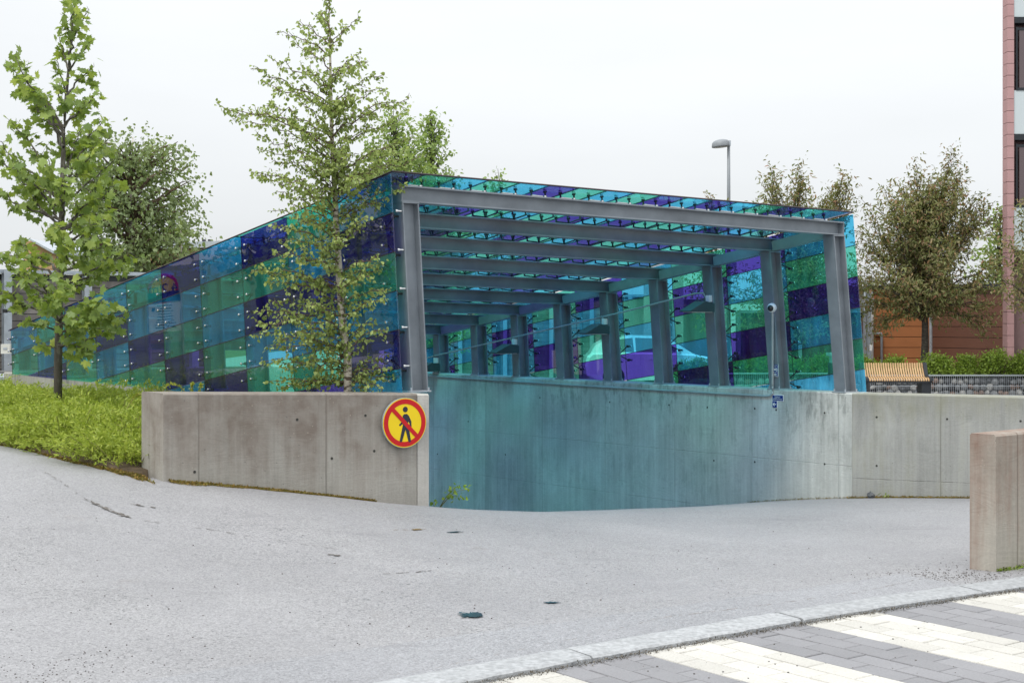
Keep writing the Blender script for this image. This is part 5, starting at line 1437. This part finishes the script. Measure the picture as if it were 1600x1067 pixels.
# orange clad building
M_or = simple('orange_cladding', (.40, .155, .055), .65, 0, .07, 2, .05, 20, objvar=.04); M_or_shade = simple('shaded_orange_cladding', (.13, .052, .03), .65, 0, .07, 2, .05, 20, objvar=.04)  # darker tone is the orange with the turned wall's shade put into it
Zo = 45.0
root = empty('clad_building', (X_(1450, Zo), Zo, zg), 'low building with orange horizontal cladding, shade painted into its right side, behind the crab apple', 'building')
def clad(a, b, z0, z1, h, mat, zoff=0):
    d = (b-a); L = d.length; d = d.normalized(); nr = V((d.y, -d.x, 0)); z = z0
    while z < z1-.05:
        hh = min(h, z1-z); g = G(); g.box((a+b)/2+UP*(z+hh/2), d, nr, UP, L, .04, hh-.018); g.mk('wall_panel', mat, root); z += h
oa, ob = V((X_(1364, Zo), Zo, 0)), V((X_(1452, Zo), Zo, 0)); zo1 = zpx(452, Zo)
ph = 16.4/FX*Zo; z00 = zpx(510, Zo)-math.ceil((zpx(510, Zo)-zg)/ph)*ph
clad(oa, ob, z00, zo1, ph, M_or); oc = V((X_(1574, 42), 42.0, 0)); clad(ob+V((.02, -.02, 0)), oc, z00, zo1-.05, ph, M_or_shade)
g = G(); g.add([oa+V((.03, .05, z00)), ob+V((0, .05, z00)), oc+V((0, .06, z00)), oc+V((0, 6, z00)), oa+V((.03, 8, z00))]+[oa+V((.03, .05, zo1-.05)), ob+V((0, .05, zo1-.05)), oc+V((0, .06, zo1-.05)), oc+V((0, 6, zo1-.05)), oa+V((.03, 8, zo1-.05))], [(4, 3, 2, 1, 0), (5, 6, 7, 8, 9), (0, 1, 6, 5), (1, 2, 7, 6), (2, 3, 8, 7), (3, 4, 9, 8), (4, 0, 5, 9)]); g.mk('core', M_dark, root)
g = G(); g.prism([oa+V((-.2, -.15, zo1)), ob+V((.02, -.2, zo1)), oc+V((0, -.45, zo1)), oc+V((0, 6, zo1)), oa+V((-.2, 8, zo1))], UP*.12); g.mk('roof', M_anth, root)
g = G(); g.tube([ob+V((.02, -.10, zo1)), ob+V((.02, -.10, zg))], .055, 10); g.mk('downspout', M_galv, root)
g = G(); g.abox(oa.x-.07, oa.x, Zo-.06, Zo+.1, zg, zo1-.02); g.mk('corner_trim', M_white, root)
g = G(); g.tube([px(1365, 521, Zo-.1), px(1377, 521, Zo-.1), px(1377.5, 524, Zo-.1), px(1377.5, 575, Zo-.1)], .04, 8); g.mk('vent_pipe', M_galv, root)
g = G(); xq = X_(1355.5, 42.6); g.ibeam(V((xq, 42.6, zg)), V((xq, 42.6, zpx(455, 42.6))), V((1, 0, 0)), V((0, 1, 0)), .17, .17); g.mk('steel_column', M_galv, label='grey steel column left of the orange building', cat='column')
g = G(); pz = px(1360.5, 543, 42.4); g.abox(pz.x-.035, pz.x+.035, pz.y-.05, pz.y, pz.z-.09, pz.z+.09); g.mk('switch_box', M_white, label='small white box on the grey column beside the orange building', cat='box')

# pink apartment building
Zp = 37.0
M_pink = simple('pink_render', (.42, .25, .25), .8, 0, .05, 3, .1, 30, objvar=.03); M_pinkd = simple('brown_pink_wall', (.22, .14, .14), .8, 0, .06)
M_fros, nt, b = newmat('frosted_balcony_glass'); b.inputs['Base Color'].default_value = (.52, .58, .60, 1); b.inputs['Roughness'].default_value = .22
M_wing, nt, b = newmat('window_glass'); b.inputs['Base Color'].default_value = (.10, .07, .075, 1); b.inputs['Roughness'].default_value = .06; b.inputs['Specular IOR Level'].default_value = .7
root = empty('apartment_building', (X_(1650, Zp), Zp, zg), 'pink clad apartment block with balconies at the right edge', 'building')
xa, xb_ = X_(1573.5, Zp), X_(1584, Zp); ph = 18.45/FX*Zp; ztb = 13.0
g = G(); g.prism([V((xa+.02, Zp+.35, zg)), V((X_(1900, Zp), Zp+.35, zg)), V((X_(1900, Zp+12)+3, Zp+12, zg)), V((xa+6.0, Zp+12, zg))], UP*(ztb-zg)); g.mk('wall', M_pinkd, root)
cm = None; z = zpx(561, Zp)-3*0
zz = zpx(561, Zp); z = zz-math.ceil((zz-zg)/ph)*ph
while z < ztb:
    if cm is None:
        g = G(); g.abox(-(xb_-xa)/2, (xb_-xa)/2, -.02, .34, .006, ph-.006); cm = mesh('cladding_panel', g.v, g.f); cm.materials.append(M_pink)
    o = bpy.data.objects.new('cladding_panel', cm); COL.objects.link(o); o.parent = root; o.location = V(((xa+xb_)/2, Zp, z))-root.location
    z += ph
per = 182.5/FX*Zp
for k in range(-1, 4):
    off = -182.5*k; y = lambda v: zpx(v+off, Zp)
    x0_, x1_ = xb_+.01, X_(1720, Zp)
    if k >= 0:
        g = G(); g.abox(x0_, x1_, Zp+.02, Zp+.06, y(392), y(324)); g.mk('balcony_glass', M_fros, root)
        g = G(); g.abox(x0_, x1_, Zp-.02, Zp+.34, y(401.5), y(392.2)); g.mk('slab', M_anth, root)
        g = G(); g.abox(x0_+.05, x0_+.09, Zp-.0, Zp+.05, y(324), y(225)); g.abox(x0_+.09, x1_, Zp, Zp+.05, y(324), y(320)); g.abox(x0_+.09, x1_, Zp, Zp+.05, y(230), y(226)); 
        for q in range(1, 4): g.abox(x0_+.1+.55*q, x0_+.13+.55*q, Zp, Zp+.05, y(320), y(230))
        fr_ = g.mk('window_frame', M_anth, root)
        for q in range(4):
            g = G(); g.abox(x0_+.14+.55*q, x0_+.09+.55*(q+1), Zp+.015, Zp+.03, y(319.8), y(230.2)); g.mk('pane', M_wing, fr_)

# far buildings on the left
M_beige = simple('beige_brick', (.50, .31, .17), .8, 0, .08, 4, .1, 20); M_roofg = simple('roof_sheet', (.42, .46, .50), .5, .1)
Zh = 60
root = empty('beige_building', (X_(65, Zh), Zh, .3), 'beige brick building with grey sheet roof far behind the maple', 'building')
a0, a1, a2 = X_(38, Zh), X_(82, Zh), X_(100, Zh)
g = G(); g.prism([V((a0, Zh, .3)), V((a1, Zh, .3)), V((a1, Zh, zpx(395, Zh))), V((X_(50, Zh), Zh, zpx(376, Zh))), V((a0, Zh, zpx(377, Zh)))], V((0, 9, 0))); g.mk('wall', M_beige, root)
g = G(); g.prism([V((X_(49, Zh), Zh-.4, zpx(375, Zh))), V((X_(52, Zh), Zh-.4, zpx(374, Zh))), V((X_(90, Zh), Zh-.4, zpx(394, Zh))), V((X_(88, Zh), Zh-.4, zpx(397, Zh)))], V((0, 10, 0))); g.mk('roof', M_roofg, root)
g = G(); g.prism([V((X_(60, Zh), Zh+1, zpx(383, Zh))), V((X_(66, Zh), Zh+12, zpx(372, Zh))), V((X_(112, Zh), Zh+12, zpx(385, Zh))), V((X_(92, Zh), Zh+1, zpx(396, Zh)))], UP*.1); g.mk('roof_slope', M_roofg, root)
g = G(); g.abox(a1+.02, a2, Zh+.5, Zh+6, .3, zpx(400, Zh)); g.mk('side_wall', M_white, root)
Zh = 75
root = empty('far_building', (X_(330, Zh), Zh, .3), 'far low building with grey roof left above the canopy slope', 'building')
g = G(); g.abox(X_(225, Zh), X_(420, Zh), Zh, Zh+8, .3, zpx(390, Zh)); g.mk('wall', M_beige, root)
g = G(); g.prism([V((X_(225, Zh), Zh-.5, zpx(391, Zh))), V((X_(425, Zh), Zh-.5, zpx(384, Zh))), V((X_(425, Zh), Zh-.5, zpx(374, Zh))), V((X_(225, Zh), Zh-.5, zpx(382, Zh)))], V((0, 9, 0))); g.mk('roof', M_roofg, root)
for x in (275, 319, 328, 356):
    g = G(); g.abox(X_(x-2, Zh), X_(x+2, Zh), Zh-.2, Zh+.2, zpx(382, Zh), zpx(374.5, Zh)); g.mk('chimney', M_anth, root)

# things left of the picture that the left glass mirrors: height limit sign and notice board
sp0 = V((-9.6, 12.6, 0))
def mirrored(x, y, dist):
    # centre of an object whose reflection in the left glass shows at pixel x,y
    o = V((0, 0, EYE)); d = px(x, y, 1.0)-V((0, 0, EYE)); nrm = V((-A.y, A.x, 0)).normalized()
    if nrm.dot(W) > 0: nrm = -nrm
    p0 = SP('L', 4, 1.2, GOF['L']+.01); tt = (p0-o).dot(nrm)/d.dot(nrm); h = o+d*tt
    r = d-nrm*2*d.dot(nrm); r.normalize(); return h+r*dist, r
c4, r4 = mirrored(256, 449, 7.0); c4.z -= .30
fx4 = V((-r4.x, -r4.y, 0)).normalized(); ax4 = UP.cross(fx4).normalized()     # facing the glass
root = empty('height_limit_sign', (c4.x, c4.y, .1), 'round 4.2 m height limit sign mirrored in the left glass', 'sign')
tot_d = 15.0+7.0; r5 = 23/FX*22.5
g = G(); g.prism(disc_poly(c4-fx4*.02, ax4, UP, r5, 40), fx4*.02); g.mk('sign_plate', M_sy, root)
a_ = disc_poly(c4+fx4*.003, ax4, UP, r5, 40); b_ = disc_poly(c4+fx4*.003, ax4, UP, r5*.76, 40)
g = G(); g.add(a_+b_, [(k, (k+1) % 40, 40+(k+1) % 40, 40+k) for k in range(40)]); g.mk('red_ring', M_sr, root)
text_mesh('4.2m', r5*.95, c4+fx4*.004, ax4, UP, M_sk, root, name='lettering')
g = G(); g.tube([V((c4.x, c4.y, .1))-fx4*.06, V((c4.x, c4.y, c4.z+.1))-fx4*.06], .03, 8); g.mk('pole', M_galv, root)
c5, r6 = mirrored(256, 508, 7.0)
c5 = V((c4.x, c4.y, c5.z-.30)); k_ = 22.5/FX
root = empty('notice_board', (c5.x, c5.y, .1), 'notice board on posts mirrored in the left glass', 'sign')
M_pap = simple('notice_paper', (.75, .76, .74), .5, 0, .03)
g = G(); g.box(c5+UP*45*k_, ax4, UP, fx4, 46*k_, 14*k_, .02); g.mk('header', M_sblue, root)
g = G(); g.box(c5+UP*14*k_, ax4, UP, fx4, 46*k_, 44*k_, .02); g.mk('board', M_pap, root)
g = G(); g.box(c5-UP*18*k_, ax4, UP, fx4, 46*k_, 14*k_, .02); g.mk('lower_panel', M_conc_b, root)
g = G()
for i in range(9):
    w_ = rnd.uniform(.5, 1)*34*k_; g.box(c5+UP*(32-i*4.2)*k_+fx4*.012-ax4*(40*k_-w_)/2*0, ax4, UP, fx4, w_, 1.1*k_, .002)
g.mk('text_lines', M_sk, root)
g = G(); g.prism(disc_poly(c5+UP*28*k_-ax4*(-16*k_)+fx4*.013, ax4, UP, 4*k_, 20), fx4*.002); g.mk('emblem', M_sblue, root)
for sx in (-1, 1):
    g = G(); q = c5+ax4*sx*24*k_-fx4*.04; g.tube([V((q.x, q.y, .1)), V((q.x, q.y, c5.z+55*k_))], .025, 8); g.mk('post', M_galv, root)
